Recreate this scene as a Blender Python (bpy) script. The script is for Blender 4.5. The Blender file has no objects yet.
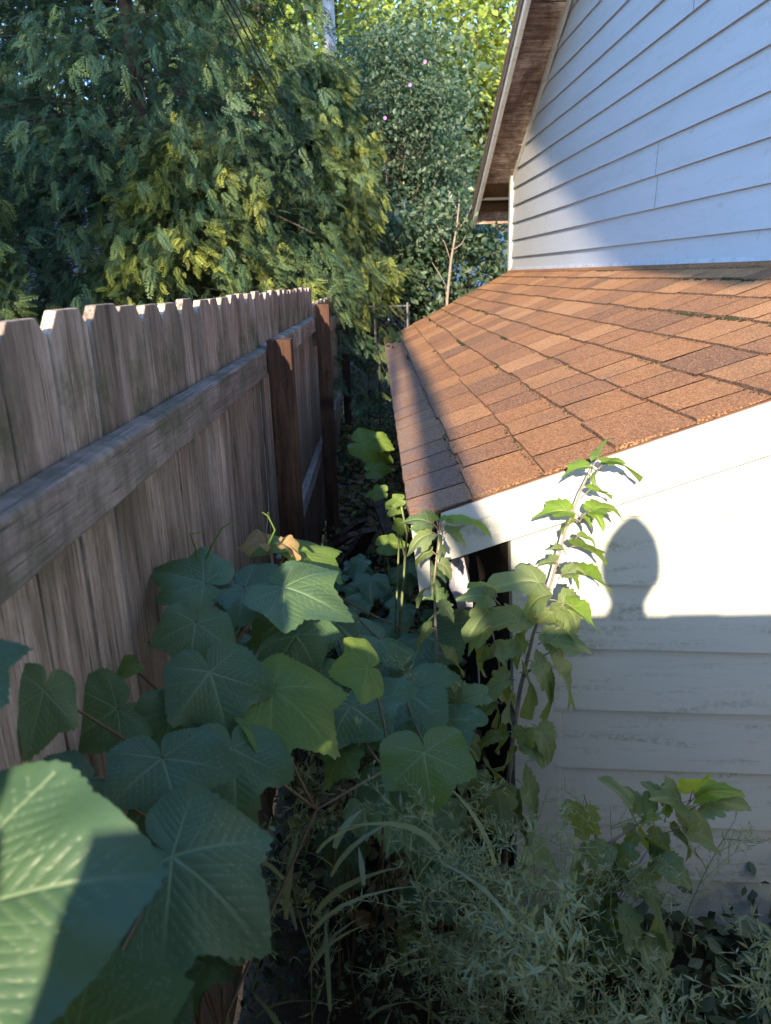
import bpy, math, random
import numpy as np
from math import radians, sin, cos, pi
from mathutils import Vector, Matrix, noise
random.seed(7); RNG = np.random.default_rng(7)
S = bpy.context.scene
COL = S.collection
# ------------------------------------------------------------------ camera model (metres, eye at the origin)
F_PX, CX, CY = 745., 385.5, 512.
nrm = lambda v: np.asarray(v, float)/np.linalg.norm(v)
def cray(px, py): return np.array([(px-CX)/F_PX, -(py-CY)/F_PX, -1.])
_Y = nrm(cray(372, 279)); _Z = nrm(np.cross(cray(1372, 252.8), _Y)); _X = np.cross(_Y, _Z)
CM = np.array([_X, _Y, _Z])
def at(px, py, Y):
    r = CM @ cray(px, py); return r*Y/r[1]
def atx(px, py, X):
    r = CM @ cray(px, py); return r*X/r[0]
def ground(x, y): return -2.12 + .055*min(max(y, -3), 9) + .03*noise.noise(Vector((x*.8, y*.8, 0)))

# ------------------------------------------------------------------ mesh helpers
class MB:
    def __init__(s): s.v = []; s.f = []; s.n = 0; s.at = {}
    def add(s, V, F, **at):
        V = np.asarray(V, float).reshape(-1, 3)
        for k in set(at) | set(s.at):
            if k not in s.at: s.at[k] = [np.zeros(s.n)]
            a = at.get(k, 0.); s.at[k].append(np.full(len(V), a) if np.isscalar(a) else np.asarray(a, float))
        s.v.append(V); s.f.append(F+s.n if isinstance(F, np.ndarray) else [tuple(i+s.n for i in f) for f in F])
        s.n += len(V); return s
    def box(s, a, b, **at):
        x0, y0, z0 = a; x1, y1, z1 = b
        V = [(x0,y0,z0),(x1,y0,z0),(x1,y1,z0),(x0,y1,z0),(x0,y0,z1),(x1,y0,z1),(x1,y1,z1),(x0,y1,z1)]
        return s.add(V, BF, **at)
    def hexa(s, V, **at): return s.add(V, BF, **at)
    def tube(s, P, R, seg=8, **at):
        P = [np.asarray(p, float) for p in P]; n = len(P)
        if np.isscalar(R): R = [R]*n
        V = []; up = None
        for i in range(n):
            t = nrm(P[min(i+1, n-1)]-P[max(i-1, 0)]+1e-9)
            if up is None: up = nrm(np.cross(t, [.3, .2, 1] if abs(t[2]) < .9 else [1, .1, 0]))
            up = nrm(up - t*np.dot(up, t)); q = np.cross(t, up)
            for k in range(seg):
                a = 2*pi*k/seg; V.append(P[i]+R[i]*(cos(a)*up+sin(a)*q))
        F = [(i*seg+k, i*seg+(k+1) % seg, (i+1)*seg+(k+1) % seg, (i+1)*seg+k) for i in range(n-1) for k in range(seg)]
        F += [tuple(range(seg))[::-1], tuple((n-1)*seg+k for k in range(seg))]
        return s.add(V, F, **at)
    def scatter(s, V, F, M, T, **at):
        """copies of a template (V,F) under 3x3 matrices M and offsets T"""
        V = np.asarray(V, float); F = np.asarray(F); k = len(M)
        W = np.einsum('kij,vj->kvi', M, V)+T[:, None, :]
        FF = (F[None]+(np.arange(k)*len(V))[:, None, None]).reshape(-1, F.shape[1])
        A = {}
        for n, a in at.items(): A[n] = np.repeat(a, len(V)) if len(a) == k else np.tile(a, k)
        return s.add(W.reshape(-1, 3), FF, **A)
    def build(s, name, mat, parent=None, smooth=False, loc=None):
        me = bpy.data.meshes.new(name)
        V = np.concatenate(s.v)
        if loc is not None: V = V-np.asarray(loc)
        lens = np.concatenate([np.full(len(f), f.shape[1]) if isinstance(f, np.ndarray) else np.array([len(q) for q in f]) for f in s.f]).astype(int)
        idx = np.concatenate([f.ravel() if isinstance(f, np.ndarray) else np.array([i for q in f for i in q]) for f in s.f]).astype(np.int32)
        me.vertices.add(len(V)); me.vertices.foreach_set('co', V.ravel()); me.loops.add(int(lens.sum())); me.polygons.add(len(lens))
        me.loops.foreach_set('vertex_index', idx)
        me.polygons.foreach_set('loop_start', np.concatenate([[0], np.cumsum(lens)[:-1]]))
        me.polygons.foreach_set('use_smooth', np.full(len(lens), bool(smooth)))
        me.update(calc_edges=True)
        if len(lens) < 50000: me.validate()
        for k, a in s.at.items():
            d = me.attributes.new(k, 'FLOAT', 'POINT'); a = np.concatenate(a)
            if len(a) == len(me.vertices): d.data.foreach_set('value', a)
        me.materials.append(mat)
        o = bpy.data.objects.new(name, me); COL.objects.link(o)
        if loc is not None: o.location = loc
        if parent is not None: o.parent = parent; o.location = Vector(o.location)-Vector(parent.location)
        return o
BF = [(0,3,2,1),(4,5,6,7),(0,1,5,4),(1,2,6,5),(2,3,7,6),(3,0,4,7)]
def tag(o, label=None, cat=None, group=None, kind=None):
    if label: o['label'] = label
    if cat: o['category'] = cat
    if group: o['group'] = group
    if kind: o['kind'] = kind
    return o
def thing(name, loc, label, cat, group=None):
    o = bpy.data.objects.new(name, None); COL.objects.link(o); o.location = loc; o.empty_display_size = .05
    return tag(o, label, cat, group)
def part(mb, name, mat, root, **k):           # part geometry is given in world coordinates
    return mb.build(name, mat, root, loc=tuple(root.location), **k)
def subpart(mb, name, mat, pt, root, **k):      # a sub-part under part pt of thing root
    o = mb.build(name, mat, None, loc=tuple(root.location), **k); o.parent = pt; o.location = (0, 0, 0); return o
def bevel(o, w=.003, seg=2):
    m = o.modifiers.new('bevel', 'BEVEL'); m.width = w; m.segments = seg; m.limit_method = 'ANGLE'; return o

# ------------------------------------------------------------------ materials
def mat(name):
    m = bpy.data.materials.new(name); m.use_nodes = True; nt = m.node_tree; nt.nodes.clear(); return m, nt
class N:
    def __init__(s, nt): s.nt = nt
    def __call__(s, t, **kw):
        n = s.nt.nodes.new(t)
        for k, v in kw.items():
            if k.startswith('i_'):
                key = k[2:]; key = int(key) if key.isdigit() else key.replace('_', ' ')
                if isinstance(v, bpy.types.NodeSocket): s.nt.links.new(v, n.inputs[key])
                else: n.inputs[key].default_value = v
            else: setattr(n, k, v)
        return n
def ramp(g, fac, stops, interp='LINEAR'):
    r = g('ShaderNodeValToRGB'); r.color_ramp.interpolation = interp
    e = r.color_ramp.elements
    while len(e) < len(stops): e.new(.5)
    for el, (p, c) in zip(e, stops): el.position = p; el.color = (*c, 1) if len(c) == 3 else c
    g.nt.links.new(fac, r.inputs[0]); return r.outputs[0]
def mix(g, fac, a, b, mode='MIX'):
    n = g('ShaderNodeMix', data_type='RGBA', blend_type=mode)
    for i, v in ((0, fac), (6, a), (7, b)):
        if isinstance(v, bpy.types.NodeSocket): g.nt.links.new(v, n.inputs[i])
        else: n.inputs[i].default_value = v if i == 0 else (*v, 1)
    return n.outputs[2]
def mth(g, op, a, b=0., c=0.):
    n = g('ShaderNodeMath', operation=op)
    for i, v in enumerate((a, b, c)):
        if isinstance(v, bpy.types.NodeSocket): g.nt.links.new(v, n.inputs[i])
        else: n.inputs[i].default_value = v
    return n.outputs[0]
def coords(g, sc=(1, 1, 1), off=None):
    geo = g('ShaderNodeNewGeometry'); m = g('ShaderNodeMapping', i_Vector=geo.outputs['Position']); m.inputs['Scale'].default_value = sc
    if off is not None: g.nt.links.new(off, m.inputs['Location'])
    return m.outputs[0]
def noi(g, vec, scale, detail=4., rough=.6, dist=0.):
    return g('ShaderNodeTexNoise', i_Vector=vec, i_Scale=scale, i_Detail=detail, i_Roughness=rough, i_Distortion=dist).outputs[0]
def finish(g, col, rough=.7, bump=None, bstr=.3, bdist=.01, spec=.5, trans=None, tcol=None, metallic=0.):
    p = g('ShaderNodeBsdfPrincipled', i_Metallic=metallic); p.inputs['Specular IOR Level'].default_value = spec
    for k, v in (('Base Color', col), ('Roughness', rough)):
        if isinstance(v, bpy.types.NodeSocket): g.nt.links.new(v, p.inputs[k])
        else: p.inputs[k].default_value = v if k == 'Roughness' else (*v, 1)
    if bump is not None:
        b = g('ShaderNodeBump', i_Height=bump, i_Strength=bstr, i_Distance=bdist); g.nt.links.new(b.outputs[0], p.inputs['Normal'])
    out = p.outputs[0]
    if trans:
        t = g('ShaderNodeBsdfTranslucent')
        if isinstance(tcol, bpy.types.NodeSocket): g.nt.links.new(tcol, t.inputs[0])
        else: t.inputs[0].default_value = (*tcol, 1)
        mx = g('ShaderNodeMixShader', i_0=trans); g.nt.links.new(out, mx.inputs[1]); g.nt.links.new(t.outputs[0], mx.inputs[2]); out = mx.outputs[0]
    o = g('ShaderNodeOutputMaterial'); g.nt.links.new(out, o.inputs[0])

def wood_mat(name, dark, mid, light, grain=(60, 60, 3), green=.0, rail=False, redlow=0.):
    m, nt = mat(name); g = N(nt)
    oi = g('ShaderNodeObjectInfo'); off = mth(g, 'MULTIPLY', oi.outputs['Random'], 37.)
    v = coords(g, grain, off); v2 = coords(g, (grain[0]*.12, grain[1]*.12, grain[2]*.35) if not rail else (3, .6, 3), off)
    n1 = noi(g, v, 1., 8, .7, .6); n2 = noi(g, v2, 1., 5, .65, 1.2)
    c = ramp(g, mth(g, 'ADD', mth(g, 'MULTIPLY', n1, .45), mth(g, 'MULTIPLY', n2, .57)), [(.36, dark), (.48, mid), (.66, light)])
    rv = mth(g, 'MULTIPLY_ADD', oi.outputs['Random'], .5, .72)
    c = mix(g, 1., c, g('ShaderNodeCombineColor', i_0=rv, i_1=rv, i_2=rv).outputs[0], 'MULTIPLY')
    fine = noi(g, coords(g, tuple(k*3.2 for k in grain), off), 1., 4, .7)                    # fine checks running with the grain
    c = mix(g, ramp(g, fine, [(.33, (.9,)*3), (.45, (0,)*3)]), c, tuple(k*.45 for k in dark))
    kn = g('ShaderNodeTexVoronoi', i_Vector=coords(g, (.4, 7, 2.6), off), i_Scale=1., i_Randomness=1.).outputs[0]
    c = mix(g, ramp(g, kn, [(.05, (.85,)*3), (.16, (0,)*3)]), c, tuple(k*.6 for k in dark))
    st = ramp(g, noi(g, coords(g, (9, 9, 2.2)), 1., 7, .75), [(.47, (0,)*3), (.66, (.8,)*3)])
    c = mix(g, st, c, tuple(k*.5 for k in mid))
    if green:
        mo = noi(g, coords(g, (6, 6, 5)), 1., 8, .75); geo = g('ShaderNodeNewGeometry'); z = g('ShaderNodeSeparateXYZ', i_Vector=geo.outputs['Position']).outputs[2]
        band = ramp(g, mth(g, 'ADD', z, 1.), [(.55, (.15,)*3), (.74, (1,)*3), (.84, (.9,)*3), (.95, (.1,)*3)])
        k = mth(g, 'MULTIPLY', mth(g, 'MULTIPLY', ramp(g, mo, [(.45, (0,)*3), (.62, (1,)*3)]), band), green)
        c = mix(g, k, c, (.085, .095, .045))
    if redlow:
        geo = g('ShaderNodeNewGeometry'); z = g('ShaderNodeSeparateXYZ', i_Vector=geo.outputs['Position']).outputs[2]
        k = mth(g, 'MULTIPLY', ramp(g, mth(g, 'ADD', z, 1.5), [(.5, (1,)*3), (1., (0,)*3)]), mth(g, 'MULTIPLY', n2, redlow))
        c = mix(g, k, c, (.13, .062, .042))
    h = mth(g, 'ADD', n1, mth(g, 'MULTIPLY', fine, 1.))
    finish(g, c, .82, h, .8, .005, .3); return m

def siding_mat(name, base, dirt=.0, streak=.0, corner=False):
    m, nt = mat(name); g = N(nt)
    n = noi(g, coords(g, (1.2, 1.2, 5)), 1., 6, .6)
    c = mix(g, ramp(g, n, [(.35, (.0,)*3), (.75, (.55,)*3)]), base, tuple(k*.86 for k in base))
    n2 = noi(g, coords(g, (1.6, 1.6, 16)), 1.3, 8, .7, .4); n3 = noi(g, coords(g), 55, 3, .7)
    k = mth(g, 'MULTIPLY', ramp(g, n2, [(.50, (0,)*3), (.62, (1,)*3)]), ramp(g, n3, [(.4, (0,)*3), (.6, (1,)*3)]))
    c = mix(g, mth(g, 'MULTIPLY', k, dirt), c, (.2, .21, .16))
    if streak:                                                       # mildewed yellow-grey paint near the far corner
        geo = g('ShaderNodeNewGeometry'); sp = g('ShaderNodeSeparateXYZ', i_Vector=geo.outputs['Position'])
        far = ramp(g, mth(g, 'MULTIPLY', mth(g, 'ADD', sp.outputs[1], mth(g, 'MULTIPLY', n, 2.)), .1), [(.74, (0,)*3), (1., (1,)*3)])
        c = mix(g, mth(g, 'MULTIPLY', far, streak), c, (.42, .37, .26))
    sp = noi(g, coords(g), 9., 2, .5); c = mix(g, ramp(g, sp, [(.70, (0,)*3), (.74, (.5,)*3)]), c, tuple(k*.7 for k in base))
    bm = noi(g, coords(g, (2, 2, 40)), 1.5, 6, .6)
    finish(g, c, .55, mth(g, 'ADD', bm, mth(g, 'MULTIPLY', noi(g, coords(g), 180, 2), .4)), .22, .003, .35); return m

def leaf_mat(name, top, alt, vein, trans=.32, rough=.5, tone=.5, blotch=0., nz=.35, back=None, tint=(1., 1., .35)):
    m, nt = mat(name); g = N(nt)
    ve = g('ShaderNodeAttribute', attribute_name='vein').outputs['Fac']; to = g('ShaderNodeAttribute', attribute_name='tone').outputs['Fac']
    oi = g('ShaderNodeObjectInfo').outputs['Random']
    n = noi(g, coords(g), 14., 5, .65)
    c = mix(g, mth(g, 'MULTIPLY_ADD', to, tone, mth(g, 'MULTIPLY', n, nz)), top, alt)
    if blotch:
        b = noi(g, coords(g), 60., 6, .75); c = mix(g, mth(g, 'MULTIPLY', ramp(g, b, [(.6, (0,)*3), (.7, (1,)*3)]), blotch), c, (.16, .19, .12))
        b = noi(g, coords(g), 23., 4, .7); c = mix(g, ramp(g, b, [(.70, (0,)*3), (.74, (.8,)*3)]), c, (.09, .065, .03))
    c = mix(g, mth(g, 'MULTIPLY', ve, .65), c, vein)
    geo = g('ShaderNodeNewGeometry'); c2 = mix(g, mth(g, 'MULTIPLY', geo.outputs['Backfacing'], .4), c, (.20, .25, .17) if back is None else back)
    tc = mix(g, .5, c2, tuple(min(.9, k*4.) for k in alt)) if back is None else c2; tc = mix(g, 1., tc, tint, 'MULTIPLY')
    bmp = mth(g, 'ADD', mth(g, 'MULTIPLY', ve, -1.), mth(g, 'MULTIPLY', noi(g, coords(g), 220., 3), .35))
    finish(g, c2, rough, bmp, .75, .0015, .35, trans, tc); return m

def simple(name, a, b, scale=8., rough=.8, bump=.3, bd=.01, spec=.4, metallic=0.):
    m, nt = mat(name); g = N(nt); n = noi(g, coords(g), scale, 7, .65)
    finish(g, ramp(g, n, [(.3, a), (.7, b)]), rough, n, bump, bd, spec, metallic=metallic); return m

M_PICK = wood_mat('weathered_picket', (.075, .053, .042), (.33, .25, .195), (.64, .52, .43), (55, 55, 2.6), green=1., redlow=.9)
M_RAIL = wood_mat('weathered_rail', (.10, .08, .068), (.33, .27, .23), (.56, .48, .42), (60, 2.2, 60), green=.9, rail=True)
M_POST = wood_mat('brown_post', (.035, .015, .010), (.085, .042, .025), (.20, .11, .05), (50, 50, 2.5))
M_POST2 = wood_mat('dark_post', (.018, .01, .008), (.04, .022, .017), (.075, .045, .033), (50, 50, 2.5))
M_SOFF = wood_mat('peeling_soffit_board', (.05, .032, .026), (.19, .13, .10), (.50, .40, .32), (3.5, 26, 26), rail=True)
M_DEB = wood_mat('old_debris_wood', (.03, .02, .017), (.09, .06, .045), (.19, .13, .095), (30, 6, 30))
M_SIDE = siding_mat('white_painted_clapboard', (.40, .43, .475), .25, .25)
M_SHED = siding_mat('shed_painted_clapboard', (.46, .485, .445), .65)
M_TRIM = siding_mat('white_painted_trim', (.48, .48, .45), .6)
M_DARK = simple('dark_underside', (.012, .010, .009), (.03, .024, .02), 10)
M_SEAM = simple('seam_gap', (.10, .10, .11), (.16, .16, .17), 10)
M_FLASH = simple('lead_flashing', (.28, .30, .34), (.5, .52, .56), 12, .5, .2, .004)
M_BARK = simple('brown_bark', (.05, .035, .025), (.16, .12, .09), 25, .9, .8, .02)
M_PALE = simple('pale_pole_wood', (.22, .19, .17), (.42, .38, .34), 9, .85, .5, .01)
M_TWIG = simple('grey_twig', (.14, .11, .09), (.28, .23, .19), 30, .8, .3, .003)
M_STEM = simple('green_stem', (.12, .16, .06), (.22, .26, .12), 30, .6, .2, .002)
M_PETI = simple('yellow_red_petiole', (.10, .05, .03), (.13, .12, .05), 12, .5, .2, .002)
M_METAL = simple('galvanised_wire', (.10, .10, .10), (.2, .2, .2), 40, .5, .2, .002, .5, .8)
M_WIRE = simple('black_cable', (.02, .02, .02), (.04, .04, .04), 20, .5)
M_GRAPE = leaf_mat('grape_leaf', (.034, .078, .050), (.085, .150, .055), (.24, .33, .19), .24, .44, .9, .35)
M_GRAPEY = leaf_mat('young_grape_leaf', (.10, .17, .035), (.17, .25, .05), (.30, .36, .12), .42, .5, .5, .2)
M_HIB = leaf_mat('shrub_leaf', (.075, .125, .045), (.16, .205, .085), (.26, .32, .16), .30, .48, .8, .15)
M_HIBY = leaf_mat('young_shrub_leaf', (.11, .20, .03), (.17, .28, .045), (.28, .36, .10), .45, .45, .6)
M_WEED = leaf_mat('weed_leaf', (.09, .15, .09), (.27, .33, .20), (.3, .35, .2), .3, .55, 1.)
M_CEDAR = leaf_mat('cedar_foliage', (.024, .070, .038), (.27, .30, .055), (.1, .12, .05), .2, .6, .95, nz=.05, back=(.03, .07, .05), tint=(1, 1, .6))
M_DECID = leaf_mat('maple_foliage', (.11, .18, .025), (.27, .33, .06), (.2, .25, .08), .38, .55, .9)
M_LILAC = leaf_mat('dark_shrub_foliage', (.018, .042, .026), (.055, .095, .045), (.1, .14, .06), .2, .45, .9, nz=.2)
M_DRY = leaf_mat('dry_leaf', (.16, .10, .045), (.30, .22, .10), (.3, .2, .1), .2, .7, .6)

def shingle_mat():
    m, nt = mat('asphalt_shingle'); g = N(nt)
    t = g('ShaderNodeAttribute', attribute_name='tone').outputs['Fac']
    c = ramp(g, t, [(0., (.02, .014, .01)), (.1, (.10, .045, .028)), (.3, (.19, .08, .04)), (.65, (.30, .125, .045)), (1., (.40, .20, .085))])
    gr = g('ShaderNodeTexVoronoi', i_Vector=coords(g), i_Scale=260.)
    c = mix(g, .42, c, ramp(g, gr.outputs['Color'], [(.1, (.05, .025, .015)), (.5, (.30, .15, .07)), (.9, (.74, .42, .20))]))
    w = noi(g, coords(g), 3.5, 6, .7); c = mix(g, ramp(g, w, [(.5, (0,)*3), (.75, (.55,)*3)]), c, (.13, .085, .06))
    sp = noi(g, coords(g), 28., 5, .75); c = mix(g, ramp(g, sp, [(.66, (0,)*3), (.72, (.7,)*3)]), c, (.06, .05, .035))
    sx = g('ShaderNodeSeparateXYZ', i_Vector=coords(g)).outputs[0]        # lichen-grey, worn granules along the eave
    e = mth(g, 'MULTIPLY', ramp(g, sx, [(.12, (1,)*3), (.34, (0,)*3)]), ramp(g, noi(g, coords(g), 12, 6, .75), [(.38, (.25,)*3), (.6, (1,)*3)]))
    c = mix(g, mth(g, 'MULTIPLY', e, .75), c, (.17, .15, .145))
    finish(g, c, .9, mth(g, 'ADD', gr.outputs['Distance'], noi(g, coords(g), 90, 3)), .7, .004, .25); return m
M_SHING = shingle_mat()
def moss_mat():
    return simple('roof_moss', (.015, .016, .008), (.05, .055, .02), 60, .95, .8, .01, .1)
M_MOSS = moss_mat()
def soil_mat():
    m, nt = mat('dark_soil'); g = N(nt); n = noi(g, coords(g), 7., 8, .7); n2 = noi(g, coords(g), 40., 5, .7)
    c = ramp(g, n, [(.35, (.018, .013, .009)), (.55, (.05, .036, .024)), (.75, (.04, .05, .02))])
    finish(g, c, .95, mth(g, 'ADD', n, n2), .9, .03, .2); return m
M_SOIL = soil_mat()
# ------------------------------------------------------------------ leaves
GRAPE = [(0,1.),(12,.86),(24,.76),(35,.69),(46,.79),(56,.90),(66,.82),(78,.71),(88,.66),(104,.64),(114,.62),(126,.54),(142,.45),(158,.38),(170,.28),(177,.14),(180,.04)]
HIBI = [(0,1.),(10,.88),(22,.68),(32,.54),(42,.60),(52,.60),(66,.46),(95,.38),(130,.34),(155,.24),(180,.1)]
def palmate(rings, angs, table, teeth, tamp, seed, cup=.12, fold=.15, wave=.06, veins=True, asym=.06, droop=.2):
    r = np.random.default_rng(seed)
    th = np.linspace(-180, 180, angs); T = np.array(table)
    R = np.interp(np.abs(th), T[:, 0], T[:, 1])
    R *= 1+asym*np.sin(np.radians(th)*2+r.uniform(0, 6))+asym*.7*np.sin(np.radians(th)*3+r.uniform(0, 6))
    ph = (th*teeth/360+.35*np.sin(np.radians(th)*5+r.uniform(0, 6))) % 1
    amp = tamp*(.7+.5*np.sin(np.radians(th)*7+r.uniform(0, 6)))
    R *= 1+amp*(np.where(ph < .62, ph/.62, (1-ph)/.38)-.5)*2
    s = np.linspace(0, 1, rings+1)[1:]**.85
    a = np.radians(th)
    X = (s[:, None]*R*np.sin(a)).ravel(); Y = (s[:, None]*R*np.cos(a)).ravel()
    X = np.concatenate([[0], X]); Y = np.concatenate([[0], Y]); P = np.stack([X, Y], 1)
    F = [(0, 1+k, 2+k, 2+k) for k in range(angs-1)]
    F = []
    for k in range(angs-1): F.append((0, 1+k+1, 1+k, 0))
    b = 1+np.arange(rings-1)[:, None]*angs+np.arange(angs-1)[None]; b = b.ravel()
    quads = np.stack([b+1, b+angs+1, b+angs, b], 1)
    tris = [(0, 2+k, 1+k) for k in range(angs-1)]
    vein = np.zeros(len(P)); hgt = np.zeros(len(P))
    if veins:
        segs = []
        for d, L, w in ((0, .98, .016), (56, .86, .013), (-56, .86, .013), (112, .58, .011), (-112, .58, .011)):
            u = np.array([sin(radians(d)), cos(radians(d))]); segs.append((np.zeros(2), u*L, w))
            k = .14
            while k < .9:
                for sg in (-1, 1):
                    e = radians(d+sg*46); q = u*L*k; segs.append((q, q+np.array([sin(e), cos(e)])*(.5*(1-k)+.06), .0055))
                    k += .055
        d2 = np.full(len(P), 9.)
        for A, B, w in segs:
            ab = B-A; t = np.clip(((P-A)@ab)/(ab@ab), 0, 1); D = np.linalg.norm(P-(A+t[:, None]*ab), axis=1)
            ww = w*(1-.6*t); vein = np.maximum(vein, np.exp(-(D/ww)**2)*(1. if w > .01 else .55)); d2 = np.minimum(d2, D)
        hgt = .007*np.minimum(d2/.05, 1)
    rr = np.hypot(X, Y); an = np.arctan2(X, Y)
    p1, p2, p3 = r.uniform(0, 6, 3)
    Z = hgt + fold*np.abs(X) - cup*rr**2 - droop*np.clip(Y, 0, 2)**2 + wave*rr**2*np.sin(an*5+p1) + wave*.6*rr**2*np.sin(an*9+p2) + .05*np.sin(X*5+p3)*np.sin(Y*4+p1)
    return np.stack([X, Y, Z], 1), tris, quads, vein
def add_leaf(mb, tpl, P, tip, n, wid=1., tone=.5, scale=None):
    V, tris, quads, vein = tpl
    P = np.asarray(P, float); y = np.asarray(tip, float)-P; L = np.linalg.norm(y) if scale is None else scale; y = nrm(y)
    x = nrm(np.cross(y, n)); z = np.cross(x, y)
    W = P+L*(V[:, :1]*x*wid+V[:, 1:2]*y+V[:, 2:]*z)
    mb.add(W, list(map(tuple, tris))+list(map(tuple, quads.tolist())), vein=vein, tone=tone)
LEAF_HI = [lambda s=s: palmate(30, 200, GRAPE, 58, .030, s, cup=.10+.1*(s % 3)/3, fold=.06+.05*(s % 2), wave=.05, droop=.12) for s in range(9)]
ROUND = [(0,1.),(20,.93),(38,.87),(56,.93),(80,.82),(112,.80),(140,.66),(165,.45),(180,.05)]
LEAF_HI.append(lambda: palmate(40, 300, ROUND, 70, .012, 91, cup=.08, fold=.08, wave=.04, droop=.08))
_cache = {}
def hi(k):
    if k not in _cache: _cache[k] = LEAF_HI[k]()
    return _cache[k]
LEAF_MID = [palmate(10, 73, GRAPE, 30, .06, 20+s, cup=.15, fold=.1, wave=.07, droop=.25) for s in range(5)]
LEAF_HIB = [palmate(8, 61, HIBI, 17, .16, 40+s, cup=.15, fold=.28, wave=.08, asym=.12, droop=.35) for s in range(6)]

# ------------------------------------------------------------------ ground
gm = MB(); xs = np.concatenate([np.linspace(-60, -5, 12), np.linspace(-4, 5, 60), np.linspace(6, 60, 12)]); ys = np.concatenate([np.linspace(-60, -4, 12), np.linspace(-3, 14, 110), np.linspace(16, 90, 14)])
V = [(x, y, ground(x, y)+.04*noise.noise(Vector((x*4, y*4, 1)))) for y in ys for x in xs]; nx = len(xs)
gm.add(V, np.array([(j*nx+i, j*nx+i+1, (j+1)*nx+i+1, (j+1)*nx+i) for j in range(len(ys)-1) for i in range(nx-1)]))
tag(gm.build('ground', M_SOIL, smooth=True), kind='structure')

# ------------------------------------------------------------------ FENCE
fx = lambda y: -.46+.0078*y
fz = lambda y: -.030-.0030*y
fence = thing('picket_fence', (fx(3), 3, ground(-.46, 3)), 'weathered grey dog-ear board fence running along the left of the passage', 'fence')
PW = .1485; y = 1.074-22*PW; k = 0
while y < 8.25:
    if abs(y+PW*.5+.56) < .0: pass
    w = PW-random.uniform(.002, .007); t = .018; top = fz(y)+random.uniform(-.006, .006); x = fx(y)+random.uniform(-.003, .003)
    if y > 5.3: top -= .10
    bot = ground(-.46, y)+.04; e = .030; tw = random.uniform(-.004, .004); lean = random.uniform(-.006, .006)
    prof = [(0, bot), (w, bot), (w, top-e), (w-e, top), (e, top), (0, top-e)]
    nz = 9; V = []; pk = MB()
    front = [(x+tw*(u/w), y+u+lean*(z-bot), z) for u, z in prof]; back = [(a-t, b, c) for a, b, c in front]
    n6 = 6
    pk.add(front+back, [tuple(range(6)), tuple(range(11, 5, -1))]+[(i, i+6, (i+1) % 6+6, (i+1) % 6) for i in range(6)])
    o = part(pk, 'picket', M_PICK, fence); bevel(o, .0022, 2)
    y += PW; k += 1
def rail(y0, y1, zt, zb, x0=.0, x1=.040):
    mb = MB(); n = 14; rows = []
    for i in range(n+1):
        yy = y0+(y1-y0)*i/n; w = .0025*noise.noise(Vector((yy*2.3, zt*5, 0)))
        rows.append([(fx(yy)+.001+x0, yy, zb+w), (fx(yy)+x1+w, yy, zb-.004+w), (fx(yy)+x1+w, yy, zt+w), (fx(yy)+.001+x0, yy, zt+.006+w)])
    V = [p for r in rows for p in r]
    F = [(i*4+j, (i+1)*4+j, (i+1)*4+(j+1) % 4, i*4+(j+1) % 4) for i in range(n) for j in range(4)]+[(0, 1, 2, 3), (n*4+3, n*4+2, n*4+1, n*4)]
    mb.add(V, F); bevel(part(mb, 'rail', M_RAIL, fence), .006, 3)
rail(-2.2, 2.88, -.240, -.328); rail(2.90, 5.2, -.232, -.318); rail(5.2, 8.3, -.33, -.42)
rail(-2.2, 2.88, -1.17, -1.26); rail(2.90, 5.2, -1.10, -1.19); rail(5.2, 8.3, -1.12, -1.21)
for py, ztop, m in ((2.80, -.204, M_POST), (5.05, -.150, M_POST), (8.20, -.30, M_POST2), (-.62, -.2, M_POST2)):
    mb = MB(); x0 = fx(py)+.044; w = .089; zb = ground(-.4, py)-.1; V = []
    n = 10
    for i in range(n+1):
        z = zb+(ztop-zb)*i/n; d = .003*noise.noise(Vector((py, z*2, 3)))
        V += [(x0+d, py, z), (x0+w+d, py, z), (x0+w+d, py+w, z), (x0+d, py+w, z)]
    F = [(i*4+j, i*4+(j+1) % 4, (i+1)*4+(j+1) % 4, (i+1)*4+j) for i in range(n) for j in range(4)]+[(0, 3, 2, 1), (n*4, n*4+1, n*4+2, n*4+3)]
    mb.add(V, F); bevel(part(mb, 'post', m, fence), .004, 2)

# board gate across the passage behind the photographer; its top and its post cap throw the shadow on the shed wall
GY = -.52
gate = thing('board_gate', (.3, GY, ground(0, GY)), 'weathered board gate behind the camera closing the passage', 'gate')
for i in range(13):
    x0 = -.40+i*.1455
    if x0+.1455 > 1.5: break
    mb = MB().box((x0, GY, -2.05), (x0+.1445, GY+.018, -.012+.004*(i % 2))); part(mb, 'board', M_PICK, gate)
part(MB().box((-.40, GY-.04, -.33), (1.48, GY-.001, -.24)), 'rail', M_RAIL, gate); part(MB().box((-.40, GY-.04, -1.6), (1.48, GY-.001, -1.5)), 'rail', M_RAIL, gate)
fp = thing('gate_post', (.215, GY-.09, ground(.2, GY)), 'gate post with rounded acorn cap standing behind the camera', 'post')
px_, py_ = .190, GY-.09
part(MB().box((px_-.062, py_-.05, -2.1), (px_+.062, py_+.045, .015)), 'shaft', M_POST, fp)
prof = [(.062, .016), (.060, .03), (.050, .05), (.050, .075), (.064, .105), (.079, .14), (.083, .175), (.078, .22), (.063, .265), (.040, .30), (.018, .322), (.001, .330)]
mb = MB(); sg = 24; V = [(px_+r*cos(2*pi*k/sg), py_+r*sin(2*pi*k/sg), z) for r, z in prof for k in range(sg)]
mb.add(V, [(i*sg+k, i*sg+(k+1) % sg, (i+1)*sg+(k+1) % sg, (i+1)*sg+k) for i in range(len(prof)-1) for k in range(sg)]); part(mb, 'post_cap', M_POST, fp, smooth=True)

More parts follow.
